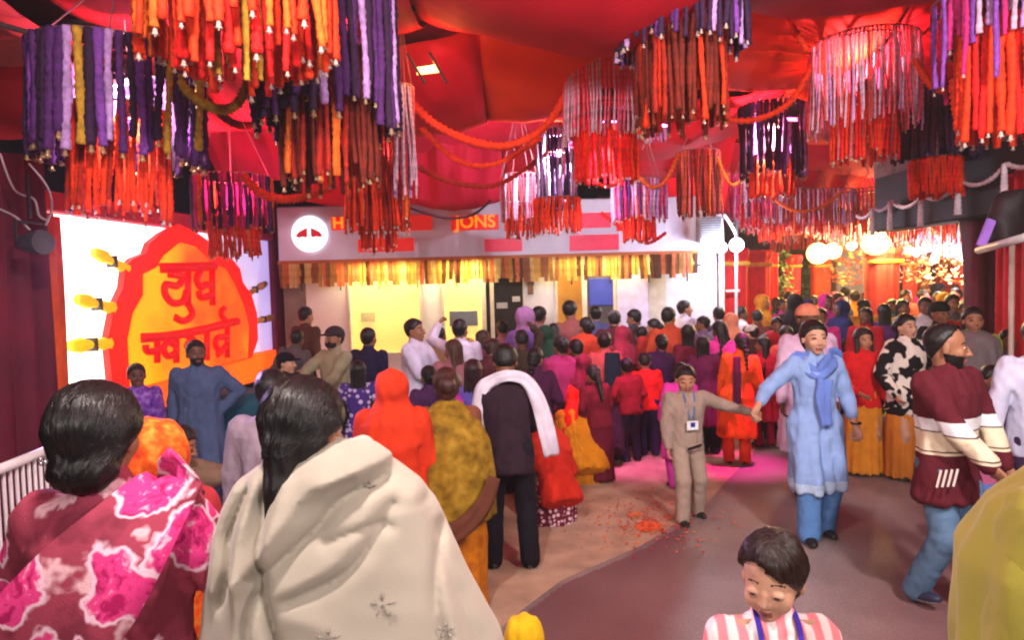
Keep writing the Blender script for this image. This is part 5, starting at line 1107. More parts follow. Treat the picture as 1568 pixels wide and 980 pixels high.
W9 = ('left of the bank corner shrubs', 'above the first green shrub', 'left of the orange pillar', 'above the left gate lamp', 'between the gate lamps', 'beside the big gate lamp', 'right of the big gate lamp', 'above the flower displays', 'nearest the maroon pillar')
for k in range(25):
    c_, w_ = k % 9, k // 9; px = 1176 + c_ * 37 + (w_ - 1) * 12 + rr.uniform(-6, 6); d = 11.2 + w_ * 2.6; top = 288 + w_ * 12 + rr.uniform(-8, 8) + (8 if px > 1370 else 0)
    cn, cs = (('pale white', ['white', 'lilac', 'rose']), ('pink white', ['pink', 'white', 'rose']), ('rose red', ['rose', 'deep', 'white']))[(k * 2) % 3]
    chandelier(px, d, 'far %s chandelier %s, %s' % (cn, W9[c_], ('nearest row', 'middle row', 'farthest row')[w_]), [(.74, top, top + 52, cs, 18, .020, 0), (.40, top + 30, top + 66, ['red', 'rose', 'orange'], 8, .020, 0)])

for k, (px, d, ya, yb) in enumerate(((1262, 13.4, 322, 352), (1300, 12.6, 330, 366), (1325, 14.5, 326, 362), (1372, 13.2, 322, 368), (1412, 14.2, 330, 376), (1452, 13.2, 336, 384), (1478, 14.6, 345, 392))):
    chandelier(px, d, 'bright white fringe chandelier hanging low %s' % ('over the left gate lamp', 'over the stone gate column', 'left of the big gate lamp', 'right of the big gate lamp', 'over the slim orange pillar', 'among the pinkish string lights', 'beside the maroon pillar')[k], [(.8, ya, yb, ['white', 'white', 'lilac'], 18, .022, 0), (.4, ya + 6, yb + 10, ['white'], 8, .020, 0)])

# ------------------------------------------------------------------ orange garland swags and wires
def swag(pts, d, c, r, label, strands=1, d2=None):
    d2 = d2 or d; rt = None
    for s in range(strands):
        P = [at(x, y + s * 6, d + (d2 - d) * i / (len(pts) - 1)) for i, (x, y) in enumerate(pts)]; path = smooth_path(P, 14); mb = MB(); bumpy_tube(mb, path, r, seed=s + len(label))
        if strands == 1: o = mb.build('garland_swag', gmat(c), None, True); tag(o, label, 'garland', 'orange garlands swagged between the chandeliers')
        else:
            if rt is None: rt = empty('garland_swag', P[0], 0, label, 'garland', 'orange garlands swagged between the chandeliers')
            o = mb.build('strand', gmat(c), rt, True); o.matrix_parent_inverse = Matrix.Translation(-P[0])
swag([(618, 140), (660, 185), (720, 215), (780, 222), (838, 190), (880, 120)], 6.0, 'orange', .035, 'thick orange garland swagged from the purple chandelier to the pink one', 2)
swag([(622, 245), (680, 275), (750, 285), (800, 262), (850, 225)], 6.8, 'deep', .025, 'lower dull orange garland swagged before the rose valance')
swag([(256, 82), (285, 138), (330, 166), (362, 160), (382, 120)], 4.2, 'gold', .030, 'mustard yellow garland loop between the two left chandeliers', 2)
swag([(372, 268), (400, 296), (440, 305), (480, 296), (510, 282)], 6.2, 'orange', .040, 'short orange garland loop above the bank logo')
swag([(1090, 180), (1150, 184), (1205, 160), (1238, 110), (1248, 70)], 6.0, 'orange', .026, 'orange garland rising to the white-stranded chandelier', 2)
swag([(1460, 120), (1466, 175), (1478, 188), (1492, 160), (1500, 110)], 4.6, 'orange', .030, 'small orange loop under the right edge chandelier')
swag([(960, 250), (995, 285), (1020, 275), (1040, 235)], 7.6, 'amber', .022, 'thin amber loop left of the rust chandelier', 2)
swag([(1098, 240), (1118, 282), (1140, 270), (1150, 240)], 8.2, 'amber', .022, 'thin amber loop right of the rust chandelier', 2)
swag([(920, 325), (955, 352), (990, 372), (1020, 356)], 8.6, 'red', .022, 'low red loop over the bank sign')
swag([(1236, 78), (1200, 20), (1170, -10)], 5.6, 'orange', .024, 'orange garland rising left from the white-stranded chandelier')
swag([(1400, 90), (1425, 130), (1455, 136), (1478, 100)], 5.2, 'orange', .024, 'orange garland between the white-stranded and the right edge chandeliers', 2)
swag([(640, 190), (700, 245), (760, 250), (830, 210)], 6.4, 'orange', .026, 'middle orange garland swagged before the rose valance')
swag([(880, 210), (900, 262), (930, 286), (962, 262)], 6.6, 'amber', .020, 'small amber loop below the tall pink chandelier')
swag([(1180, 300), (1215, 322), (1255, 318), (1290, 292)], 9.5, 'amber', .022, 'amber loop near the far lamps')
for pl, d, c, lab in ((((612, 312), (650, 326), (690, 334), (725, 328), (752, 306)), 8.0, (.05, .01, .03), 'dark cable sagging before the bank sign'), (((-20, 30), (60, 52), (120, 46)), 4.0, (.08, .05, .06), 'thin dark wire at the top left')):
    mb = MB(); mb.tube(smooth_path([at(x, y, d) for x, y in pl], 8), .016, 6); tag(mb.build('cable', mat('cable_%d' % pl[0][0], c, .6), None, True), lab, 'cable')

# ================================================================== the people
BACK = 180
# ---- woman in the floral saree, back turned, near left
FL = pattern('floral_print', 'floral', [(226, 60, 132), (170, 24, 88), (240, 196, 214), (160, 62, 84), (232, 180, 190)], 4.6)
F1, J1 = place(144, 592, 1.72, dict(sex='f', build=1.06, wide=1.04, side=4, hyaw=8, hair='bun', hairvol=.008, bun=(0, .072, -.058), bunr=(.078, .056, .056), strands=1600, comb=(0, .13, -.06), topm=FL, lowm=FL, low='saree', grow=.016, slw=.018, sleeve=1.5,
    handL=(.22, -.25, 1.02), poleL=(.9, .4, -.2), handR=(-.20, -.28, 1.0), poleR=(-.8, .5, -.3), famp=.007, skin=0,
    ribbons=[dict(pts=[(-.06, -.14, 1.36), (-.15, -.02, 1.475), (-.10, .13, 1.36), (.02, .185, 1.20), (.16, .17, 1.02), (.22, .12, .86)], w=[.12, .15, .26, .34, .36], m=FL, up=(0, 1, 0), wave=.012, t=.008, name='pallu')]),
    'woman in a pink and maroon floral saree with a black hair bun, near left', yaw=174)
for k, (a, b_, c) in enumerate(((.085, .07, -.03), (.072, .088, -.036), (.055, .10, -.03))):
    q = J1['H'] + J1['HR'] @ A_(a * 1.12, b_ * 1.12, c); mb = MB(); mb.tube([(q[0], q[1], q[2] + .007 * math.cos(t)) for t in (.3, 1.2, 2.1, 2.9)], [.007 * math.sin(t) for t in (.3, 1.2, 2.1, 2.9)], 6); mb.build('hair_pin', mat('silver_pin', (.8, .8, .85), .2, .8), F1, True)
# ---- woman in the cream shawl, back turned, centre left
S2 = dict(sex='f', hair='tail', hairvol=.006, strands=1500, comb=(0, .12, -.04), hyaw=-20, hpitch=6, topc=(170, 160, 150), low='skirt', lowc=(150, 140, 130), nohands=True, skin=0, handL=(.14, -.25, 1.05), handR=(-.14, -.25, 1.0), poleL=(.3, .2, -1), poleR=(-.3, .2, -1), grow=-.01, slw=-.01, wide=.92)
F2, J2 = place(468, 584, 1.78, S2, 'woman in a cream wool shawl with a long black ponytail, back turned', yaw=180)
F2.children  # the shawl itself: a cape with folds taken from the photograph and modelled as relief
def loc2(px, py, d=1.78):
    w = at(px, py, d); v = Matrix.Rotation(-F2.rotation_euler.z, 4, 'Z') @ (w - F2.location); return v.x / F2.scale.x, v.z / F2.scale.x
_zz = [980, 900, 820, 770, 735, 712, 690]
_lf = [304, 314, 332, 348, 368, 395, 432]; _rt = [(770), (726), (690), (668), (640), (610), (575)]
zs = np.array([loc2(500, y)[1] for y in _zz]); xl = np.array([loc2(a, y)[0] for a, y in zip(_lf, _zz)]); xr = np.array([loc2(a, y)[0] for a, y in zip(_rt, _zz)])
zs = np.concatenate([[.55], zs]); xl = np.concatenate([[xl[0] + .03], xl]); xr = np.concatenate([[xr[0] - .10], xr])
half = (xl - xr) / 2; offx = (xl + xr) / 2
CREASE = [  # (points), depth (+ ridge, - groove), width px
 (((560, 700), (500, 722), (450, 790), (400, 850)), .030, 20), (((596, 720), (540, 745), (500, 790), (430, 850)), -.022, 12),
 (((600, 690), (560, 700), (520, 716)), .028, 18), (((610, 755), (560, 835), (470, 880)), -.016, 12), (((585, 745), (540, 820), (450, 870)), .014, 18),
 (((440, 700), (425, 760), (428, 850), (445, 930), (480, 1000)), -.034, 12), (((415, 725), (400, 800), (400, 900), (390, 1000)), .030, 16), (((395, 740), (372, 800), (375, 850), (362, 900)), -.022, 9), (((378, 735), (355, 800), (350, 880)), .018, 12),
 (((462, 720), (450, 780), (440, 840)), .022, 14), (((655, 760), (690, 860), (740, 980)), -.016, 16), (((640, 745), (680, 840), (715, 980)), .020, 20), (((676, 800), (675, 900), (700, 1000)), -.014, 10),
 (((520, 800), (580, 780), (610, 785)), -.010, 8), (((480, 900), (540, 920), (600, 1000)), .010, 24), (((420, 880), (410, 940), (430, 1000)), -.020, 11)]
CR2 = []
for pts, dep, wd in CREASE:
    P = [loc2(x, y) for x, y in pts]; CR2.append((np.array([(p[0], p[1]) for p in smooth_path([(a, b, 0) for a, b in P], 4)]), dep, wd * 1.78 / 1050))
def seg2(x, z, a, b):
    ab = b - a; t = np.clip(((x - a[0]) * ab[0] + (z - a[1]) * ab[1]) / (ab @ ab + 1e-9), 0, 1); return np.hypot(x - a[0] - t * ab[0], z - a[1] - t * ab[1])
def shawl2(P):
    A = A_(0, .01, zs[0]); B = A_(0, .01, zs[-1] + .03); L = B[2] - A[2]; t = (np.append(zs, B[2]) - A[2]) / L
    hw = np.append(half, .075); ox = np.append(offx, J2['N'][0] * .5 + offx[-1] * .5); hd = np.array([.21, .20, .185, .165, .15, .13, .11, .085, .06])
    d = prof(P, A, B, (1, 0, 0), t, hw, hd, offx=ox, rnd=.025)
    d = smin(d, cap(P, (offx[-1] - .10, .055, zs[-1] - .01), (offx[-1] + .02, .085, zs[-1] - .045), .030, .034), .03)   # rolled collar edge
    d = smin(d, cap(P, (offx[-1] - .10, .055, zs[-1] - .01), (offx[-1] - .075, -.06, zs[-1] - .005), .030), .03)
    g = np.clip((P[:, 1] + .02) * 20, 0, 1); e = 0
    for pts, dep, wd in CR2:
        dd = np.full(len(P), 9.0)
        for i in range(0, len(pts) - 1): dd = np.minimum(dd, seg2(P[:, 0], P[:, 2], pts[i], pts[i + 1]))
        e = e + dep * (1.45 if dep < 0 else 1.1) * np.exp(-(dd / (wd * (.8 if dep < 0 else 1))) ** 1.3)
    return d - e * g + .0045 * wob(P * A_(1, 1, .5), 18, 9) + .0012 * wob(P, 70, 4)
M_SH = mat('cream_wool', (.43, .38, .305), .9, 0, .08, 5, .12, 300, sheen=.25)
link('shawl', make_mesh('shawl', [sd(shawl2, (-.75, -.35, .54), (.62, .38, zs[-1] + .14), .0085, 0, .05)], [M_SH]), F2)
def motif(px, py, s):
    x, z = loc2(px, py); ys = np.linspace(.35, .0, 700); v = shawl2(np.stack([np.full(700, x), ys, np.full(700, z)], 1)); y = ys[np.argmax(v < 0)] + .003
    mb = MB()
    for k in range(5):
        a = 2 * math.pi * k / 5 + .3; 
        mb.tube([(x + s * .35 * math.cos(a), y, z + s * .35 * math.sin(a)), (x + s * .7 * math.cos(a), y + .003, z + s * .7 * math.sin(a)), (x + s * math.cos(a), y, z + s * math.sin(a))], [.0015, .0035, .001], 5)
    mb.tube([(x, y, z), (x + .001, y + .004, z)], .004, 6); mb.build('embroidered_motif', mat('grey_thread', (.30, .27, .24), .8), F2)
for px, py, s in ((603, 885, .032), (533, 922, .028), (500, 960, .016), (578, 730, .018), (690, 930, .022)): motif(px, py, s)

# ---- child with the lanyard
ST = pattern('pink_stripe', 'stripes', [(240, 140, 150), (245, 225, 225)], 17)
place(1180, 824, 1.70, dict(sex='f', pz=.90, headscale=1.11, wide=.86, build=.9, hair='tail', hyaw=-30, hpitch=10, sweep=.75, grow=.024, haircol=(44, 26, 22), skin=4, kid=1, strands=1500, fall=1, combfront=1, neareyes=1, topm=ST, lowc=(90, 60, 90), nohands=True, handL=(.20, -.1, .82), handR=(-.2, -.1, .82),
    hairvol=.004, hairline=[.05, .04, .024, -.008, -.046, -.078, -.12],
    ribbons=[dict(pts=[(-.055, .03, 1.47), (-.062, -.07, 1.43), (-.05, -.135, 1.30), (-.01, -.155, 1.12)], w=[.016, .016], c=(70, 50, 170), up=(0, -1, 0), name='lanyard', wave=0, t=.003), dict(pts=[(.055, .03, 1.47), (.062, -.07, 1.43), (.05, -.135, 1.30), (.01, -.155, 1.12)], w=[.016, .016], c=(70, 50, 170), up=(0, -1, 0), name='lanyard', wave=0, t=.003)]),
    'small girl in a pink and white striped top with a violet lanyard, looking down', yaw=-4, lod=(.010, .0036, .006))
# ---- olive-yellow shawl at the right edge
OLV = mat('olive_shawl', srgb((158, 148, 52)), .85, 0, .10, 6, .12, 260, sheen=.2)
place(1712, 500, 1.30, dict(sex='f', hair='bun', topm=OLV, low='skirt', lowc=(200, 200, 190), nohands=True, shawl=dict(m=OLV, z=.92, w=.285)), 'woman in an olive yellow shawl cut off by the right edge of the picture', yaw=200, lod=(.011, .008, .01))
# ---- hooded child at the bottom edge
place(803, 974, 2.25, dict(sex='m', headscale=1.25, hair=None, veil=dict(c=(214, 172, 24)), topc=(214, 172, 24), nohands=True), 'child in a yellow hood just entering at the bottom edge', yaw=170)
# ---- orange veil behind the floral saree
BR = pattern('orange_brocade', 'brocade', [(190, 46, 30), (228, 92, 26), (232, 150, 60)], 26)
place(226, 650, 2.25, dict(sex='f', hair='short', veil=dict(m=BR, drop=.42), shawl=dict(m=BR, z=.80, w=.235), topc=(170, 50, 60), low='saree', lowc=(170, 40, 60), nohands=True, hyaw=30), 'woman under an orange and gold brocade veil just behind the floral saree', yaw=205)
# ---- left middle group
place(299, 521, 6.1, dict(build=1.12, hem=-.55, topc=(74, 90, 128), lowc=(60, 70, 110), skin=3, hyaw=25, handL=(.20, .02, 1.0), poleL=(1, .3, -.2), handR=(-.24, -.02, .82), beard=1), 'broad man in a slate blue kurta standing before the glowing panel', yaw=12)
place(208, 557, 6.3, dict(headscale=1.15, topm=pattern('violet_print', 'brocade', [(90, 40, 140), (128, 70, 190), (180, 140, 220)], 16), lowc=(50, 40, 70), skin=3, hyaw=20), 'boy in a violet printed shirt left of the slate blue kurta man', yaw=15)
place(286, 654, 4.3, dict(pz=.50, lean=18, hpitch=18, footR=(-.12, -.35, 0), footL=(.12, -.38, 0), topc=(130, 104, 84), lowc=(34, 24, 30), handR=(-.10, -.66, .92), handL=(.10, -.62, .90), skin=0, kpoleR=(0, -1, .6), kpoleL=(0, -1, .6)), 'seated man in khaki stretching both arms out to the right', yaw=96)
place(416, 566, 3.6, dict(build=1.05, topc=(150, 132, 148), lowc=(40, 36, 50), skin=1, lean=6), 'man in a greyish pink shirt half hidden behind the ponytail woman', yaw=176)
place(436, 540, 6.6, dict(hat=dict(c=(16, 14, 18), kind='cap'), topc=(44, 34, 40), skin=4, hyaw=20), 'man in a black cap by the orange panel edge', yaw=70)
place(512, 500, 7.0, dict(hat=dict(c=(52, 38, 44), kind='cap'), mask=(40, 30, 38), topc=(150, 142, 116), lowc=(60, 60, 70), handR=(-.32, -.42, 1.10), handL=(.16, -.40, 1.05), skin=0), 'man in a grey khaki shirt, dark cap and face mask reaching forward', yaw=-38)
place(564, 502, 7.5, dict(topc=(34, 26, 60), lowc=(24, 22, 34), skin=0, handL=(.34, -.36, 1.12), lean=6), 'man in a navy jacket turned to the lit bank window', yaw=158)
place(548, 552, 6.2, dict(sex='f', topm=pattern('indigo_print', 'dots', [(66, 44, 120), (190, 170, 210)], 15), low='skirt', lowm=pattern('indigo_print', 'dots', [(66, 44, 120), (190, 170, 210)], 15), hair='long', skin=0), 'girl in an indigo dress with white prints in front of the navy jacket man', yaw=185)
place(634, 488, 7.2, dict(topc=(214, 206, 232), lowc=(50, 44, 70), skin=0, handR=(-.14, -.34, 1.02), handL=(.12, -.36, 1.0), grow=.025, slw=.02, topname='hooded_jacket', hem=-.18), 'young man in a white hooded jacket facing right', yaw=74)
place(704, 489, 7.6, dict(topc=(208, 196, 216), lowc=(60, 40, 60), skin=0, handL=(.42, -.28, 1.62), poleL=(1, .3, -.4)), 'man in a white shirt seen from behind raising one arm before the yellow window', yaw=160)
place(672, 500, 8.2, dict(topc=(190, 160, 110), lowc=(60, 50, 50), skin=1, handR=(-.16, -.3, 1.5)), 'man in a tan shirt beside the right yellow window', yaw=150)
# ---- orange hood, mustard shawl, white scarf
place(599, 567, 3.9, dict(sex='f', build=1.12, hair='short', veil=dict(c=(206, 54, 24), drop=.24), topc=(200, 50, 22), low='saree', lowc=(190, 60, 30), grow=.024, slw=.024, handR=(-.12, -.25, 1.0), handL=(.12, -.25, 1.0)), 'person in a plain orange hood and orange top, back turned', yaw=184)
MUS = pattern('mustard_brocade', 'brocade', [(96, 70, 16), (134, 100, 20), (160, 124, 40)], 13)
place(684, 566, 4.2, dict(sex='f', build=1.2, hair='bun', haircol=(66, 34, 30), hairvol=.01, lean=10, hpitch=14, shawl=dict(m=MUS, z=.66, w=.325), topc=(120, 70, 50), low='saree', lowm=pattern('ochre_silk', 'brocade', [(140, 70, 10), (190, 110, 16), (120, 56, 10)], 6), flare=.24, pleats=12,
    handR=(-.05, -.26, 1.0), handL=(.05, -.26, 1.0),
    ribbons=[dict(pts=[(.33, .10, .62), (.16, .26, .60), (-.06, .285, .68), (-.22, .245, .82), (-.30, .17, .98)], w=[.12, .14, .12, .08], c=(92, 50, 36), up=(0, 1, 0), wave=.012, t=.01, name='sash')]),
    'stooping woman in a mustard brocade shawl over an ochre saree', yaw=186)
place(772, 533, 4.9, dict(hem=-.20, lean=14, hpitch=34, neck=12, hairvol=.008, topc=(44, 26, 38), lowc=(24, 18, 28), loose=.022, handR=(-.12, -.32, .98), handL=(.10, -.34, .96), skin=1, footR=(-.14, .02, 0), footL=(.14, -.02, 0), shoec=(70, 62, 70),
    ribbons=[dict(pts=[(-.33, -.02, .84), (-.29, .04, 1.04), (-.22, .05, 1.30), (-.14, .0, 1.43), (-.02, .03, 1.475), (.10, .0, 1.44), (.19, -.02, 1.36), (.22, -.04, 1.12), (.24, -.08, .86)], w=[.12, .13, .11, .09, .08, .09, .11, .12, .12], c=(216, 204, 222), up=(0, 1, 0), wave=.010, t=.010)]),
    'bowed man in dark clothes with a long white scarf over his shoulders', yaw=184)
place(724, 550, 5.5, dict(sex='f', hair='long', haircol=(50, 26, 30), topc=(104, 90, 190), low='skirt', lowc=(60, 40, 110), ribbons=[dict(pts=[(.12, .02, 1.44), (.16, .12, 1.30), (.14, .15, 1.05)], w=[.12, .14, .12], c=(214, 50, 190), up=(0, 1, 0))]), 'woman in a lavender blue top with a magenta stole, behind the mustard shawl', yaw=176)
def crouch(px, py_g, d, label, yaw, **kw):
    g_ = ground(px, py_g); p = dict(pz=.26, lean=38, hpitch=30, footR=(-.12, -.20, 0), footL=(.12, -.20, 0), kpoleR=(-.2, -1, .9), kpoleL=(.2, -1, .9), handR=(-.10, -.42, .32), handL=(.10, -.42, .32)); p.update(kw)
    return person(label, (g_.x, g_.y, 0), R(yaw), p, None, kw.get('s', .95), .015, .009, .009)
POL = pattern('polka_skirt', 'dots', [(104, 22, 48), (226, 190, 200)], 22)
crouch(858, 806, 5.4, 'squatting woman in a red top and burgundy polka dot skirt', 200, sex='f', low='skirt', lowm=POL, topc=(206, 44, 26), flare=.23, pz=.34, hair='short', veil=dict(c=(210, 50, 30), drop=.2), s=.9)
crouch(898, 742, 6.6, 'squatting woman in a yellow shawl with a red hood', 190, sex='f', low='skirt', lowc=(200, 120, 16), topc=(214, 134, 20), flare=.24, hair='short', veil=dict(c=(226, 30, 18), drop=.3), shawl=dict(c=(212, 132, 20), z=.12, w=.24), s=1.0)
crouch(930, 712, 7.4, 'person crouching in dark clothes with a white cap', 170, topc=(50, 26, 40), lowc=(40, 20, 30), hat=dict(c=(210, 190, 196)), s=1.0)

# ---- the waiting crowd in front of the bank: (px, py, d, label, yaw, options)
F = 'f'
crowd = [
 (742, 506, 8.3, 'woman with brown hair and a plum top before the bank door', 170, dict(sex=F, hair='long', haircol=(70, 40, 30), topc=(110, 50, 60))),
 (768, 492, 9.2, 'man in a dull pink shirt by the dark bank door', 175, dict(topc=(170, 110, 120))),
 (806, 474, 8.2, 'woman under a lavender veil in the middle of the queue', 180, dict(sex=F, hair='short', veil=dict(c=(160, 110, 160), drop=.35), shawl=dict(c=(120, 84, 160), z=1.0, w=.25), topc=(120, 80, 150), low='skirt', lowc=(90, 40, 90))),
 (826, 470, 9.4, 'person with tousled dark hair right of the lavender veil', 165, dict(topc=(150, 100, 110), hairvol=.01)),
 (848, 496, 8.8, 'woman in dark violet with loose hair in the queue', 178, dict(sex=F, hair='long', topc=(80, 30, 70), low='skirt', lowc=(60, 20, 50))),
 (873, 462, 9.4, 'tall man with black hair and a rose brown shirt before the amber door', 182, dict(topc=(150, 84, 80), hairvol=.01)),
 (896, 486, 8.3, 'woman in a burnt orange shawl holding a baby bundle', 176, dict(sex=F, hair='bun', shawl=dict(c=(190, 62, 34), z=1.0, w=.25), topc=(190, 62, 40), low='skirt', lowc=(110, 20, 30))),
 (925, 508, 7.5, 'man in a dark teal waistcoat with salmon sleeves', 186, dict(topc=(196, 84, 84), lowc=(20, 24, 34), ribbons=[dict(pts=[(-.02, .14, 1.44), (0, .16, 1.2), (0, .15, .9)], w=[.22, .26, .26], c=(22, 40, 52), up=(0, 1, 0), name='waistcoat')])),
 (856, 516, 7.1, 'woman in a purple pink shawl behind the white scarf man', 182, dict(sex=F, hair='bun', shawl=dict(c=(150, 44, 98), z=.9, w=.26), topc=(140, 40, 90), low='skirt', lowc=(60, 18, 40))),
 (820, 532, 6.3, 'woman with a dark braid in a dark plum suit', 190, dict(sex=F, hair='braid', topc=(74, 28, 66), hem=-.5, lowc=(40, 16, 40))),
 (940, 476, 9.0, 'man in a dark maroon jacket and grey cap facing the bank', 178, dict(hat=dict(c=(110, 100, 104)), topc=(84, 26, 34))),
 (968, 474, 9.2, 'man in a grey brown shirt before the lilac door', 184, dict(topc=(120, 80, 88))),
 (950, 500, 8.2, 'woman with a dark rose sari drawn over her head beside the grey brown shirt', 180, dict(sex=F, hair='short', veil=dict(c=(150, 40, 64), drop=.3), topc=(130, 40, 60), low='saree', lowc=(110, 30, 50))),
 (1000, 488, 8.8, 'woman in brick red between two men', 185, dict(sex=F, hair='bun', topc=(160, 40, 30), low='saree', lowc=(140, 30, 30))),
 (1025, 471, 8.5, 'man in a rust orange shirt and black trousers', 182, dict(topc=(186, 70, 40), lowc=(18, 14, 20))),
 (986, 541, 7.7, 'child in a bright red waistcoat at the back of the queue', 180, dict(headscale=1.2, topc=(224, 30, 30), lowc=(40, 24, 60))),
 (958, 548, 7.5, 'child in a dark crimson jacket next to the red waistcoat', 176, dict(headscale=1.2, topc=(130, 20, 34), lowc=(40, 20, 50))),
 (1054, 498, 8.3, 'woman with long dark hair and an orange stole', 178, dict(sex=F, hair='long', hairvol=.01, topc=(110, 24, 50), low='skirt', lowc=(170, 60, 30), shawl=None, ribbons=[dict(pts=[(-.16, .04, 1.42), (-.2, .12, 1.2), (-.16, .15, .9)], w=[.13, .16, .16], c=(220, 110, 50), up=(0, 1, 0))])),
 (1098, 492, 8.1, 'woman in a bright magenta suit with long hair', 180, dict(sex=F, hair='long', topc=(226, 54, 160), hem=-.5, lowc=(200, 40, 140))),
 (1135, 510, 7.2, 'girl in a vivid orange dress with a dark plait', 180, dict(sex=F, hair='braid', topc=(240, 88, 24), hem=-.55, lowc=(220, 70, 30), headscale=1.08, ribbons=[dict(pts=[(0, .14, 1.42), (0, .165, 1.2), (0, .16, .8)], w=[.09, .10, .10], c=(90, 24, 60), up=(0, 1, 0), name='stole')])),
 (1168, 516, 7.9, 'woman in a crimson suit right of the orange dress', 176, dict(sex=F, hair='long', topc=(190, 22, 56), hem=-.5, lowc=(160, 20, 60))),
 (1100, 470, 9.8, 'man with black hair near the bank corner post', 185, dict(topc=(90, 60, 60))),
 (1048, 460, 10.1, 'thin man in a pale shirt leaning by the white wall', 150, dict(topc=(190, 180, 200), lowc=(40, 40, 60))),
 (1075, 484, 9.3, 'man in a violet grey shirt holding up a phone', 182, dict(topc=(110, 90, 120), handR=(-.2, -.3, 1.5))),
 (1040, 556, 6.5, 'woman in a magenta dress behind the boy in grey', 178, dict(sex=F, hair='bun', topc=(226, 60, 170), hem=-.5, lowc=(190, 50, 150), headscale=1.1)),
 (890, 545, 7.0, 'woman with a wine red sari over her head behind the yellow shawl', 184, dict(sex=F, hair='short', veil=dict(c=(120, 26, 54), drop=.3), topc=(110, 24, 50), low='saree', lowc=(80, 20, 40))),
 (1160, 476, 10.2, 'man in a brown shirt before the crimson pillar', 175, dict(topc=(110, 56, 44))),
 (1190, 486, 9.0, 'woman in a ruby red shawl under the green shrub', 5, dict(sex=F, hair='long', shawl=dict(c=(180, 22, 40), z=.95, w=.25), low='skirt', lowc=(120, 20, 30))),
 (782, 540, 6.6, 'woman in dusky pink behind the white scarf man', 175, dict(sex=F, hair='bun', topc=(150, 70, 110), low='saree', lowc=(90, 30, 70))),
 (470, 470, 9.6, 'man in a brown jacket in front of the shaded bank pier', 120, dict(topc=(80, 54, 44))),  # the bank pier is a plain dark grey-brown
 (585, 545, 7.8, 'man in a dull rose shirt left of the white hooded jacket', 170, dict(topc=(130, 70, 90), lowc=(50, 30, 50))),
 (798, 506, 7.6, 'man in a dark olive shirt holding a phone up over the queue', 178, dict(topc=(60, 50, 40), handR=(-.16, -.30, 1.72))),
 (835, 500, 8.0, 'woman with a dark green sari over her head beside the lavender veil', 184, dict(sex=F, hair='short', veil=dict(c=(34, 66, 50), drop=.3), topc=(30, 60, 44), low='saree', lowc=(24, 50, 40))),
 (912, 468, 9.6, 'man in a dusty blue shirt under the blue screen', 170, dict(topc=(80, 84, 130))),
 (880, 520, 7.6, 'boy in a dark plum shirt below the burnt orange shawl', 186, dict(headscale=1.15, topc=(70, 24, 50))),
 (905, 560, 6.8, 'child in a maroon frock behind the yellow shawl', 180, dict(sex=F, headscale=1.2, hair='tail', topc=(110, 20, 40), low='skirt', lowc=(100, 18, 40))),
 (1012, 512, 7.9, 'woman in a dark violet sari before the rust orange shirt', 176, dict(sex=F, hair='bun', topc=(60, 24, 70), low='saree', lowc=(50, 20, 60))),
 (1076, 515, 7.7, 'girl in a plum suit left of the magenta suit', 182, dict(sex=F, hair='long', headscale=1.08, topc=(100, 24, 70), hem=-.5)),
 (1118, 480, 9.0, 'woman with a peach sari over her head in front of the red screen', 176, dict(sex=F, hair='short', veil=dict(c=(220, 140, 110), drop=.3), topc=(220, 130, 100), low='saree', lowc=(200, 100, 80))),
 (1150, 498, 8.7, 'man in a dark brown shirt and white cap behind the orange dress', 182, dict(hat=dict(c=(200, 190, 190)), topc=(70, 36, 34))),
 (985, 500, 8.9, 'man in a dark shirt raising a phone by the lilac door', 180, dict(topc=(50, 34, 50), handL=(.18, -.30, 1.70))),
 (760, 520, 7.3, 'woman in a brown shawl left of the dusky pink sari', 178, dict(sex=F, hair='bun', haircol=(60, 34, 30), shawl=dict(c=(90, 44, 50), z=.9, w=.25), topc=(80, 40, 50), low='skirt')),
 (692, 520, 6.9, 'girl with brown hair below the man raising his arm', 172, dict(sex=F, hair='long', haircol=(80, 48, 34), headscale=1.1, topc=(150, 100, 110), low='skirt')),
 (455, 505, 8.4, 'man in a dull grey shirt by the panel post', 140, dict(topc=(84, 76, 80))),
 (1205, 500, 8.2, 'boy in a coral shirt behind the man in the round cap', 10, dict(headscale=1.15, topc=(220, 80, 70))),
 (655, 560, 6.0, 'woman in a dark purple top behind the orange hood', 176, dict(sex=F, hair='bun', topc=(70, 36, 80), low='skirt', lowc=(50, 26, 60))),
]
rr = random.Random(21)
for px, py, d, lab, yaw, o in crowd:
    p = dict(hyaw=rr.uniform(-55, 55), side=rr.uniform(-7, 7), lean=rr.uniform(0, 14), hpitch=rr.uniform(-6, 24), twist=rr.uniform(-16, 16), skin=rr.randrange(4), build=rr.uniform(.98, 1.12), seed=rr.randrange(50), handR=(-.2, -.2, .85 + rr.random() * .2), handL=(.2, -.16, .8 + rr.random() * .2)); p.update({k: v for k, v in o.items() if v is not None})
    if 'lowc' not in p and 'lowm' not in p: p['lowc'] = rr.choice(((30, 22, 34), (40, 30, 50), (26, 20, 28), (60, 30, 44)))
    place(px, py, d, p, lab, yaw + rr.uniform(-28, 28), group='people waiting in front of the bank')

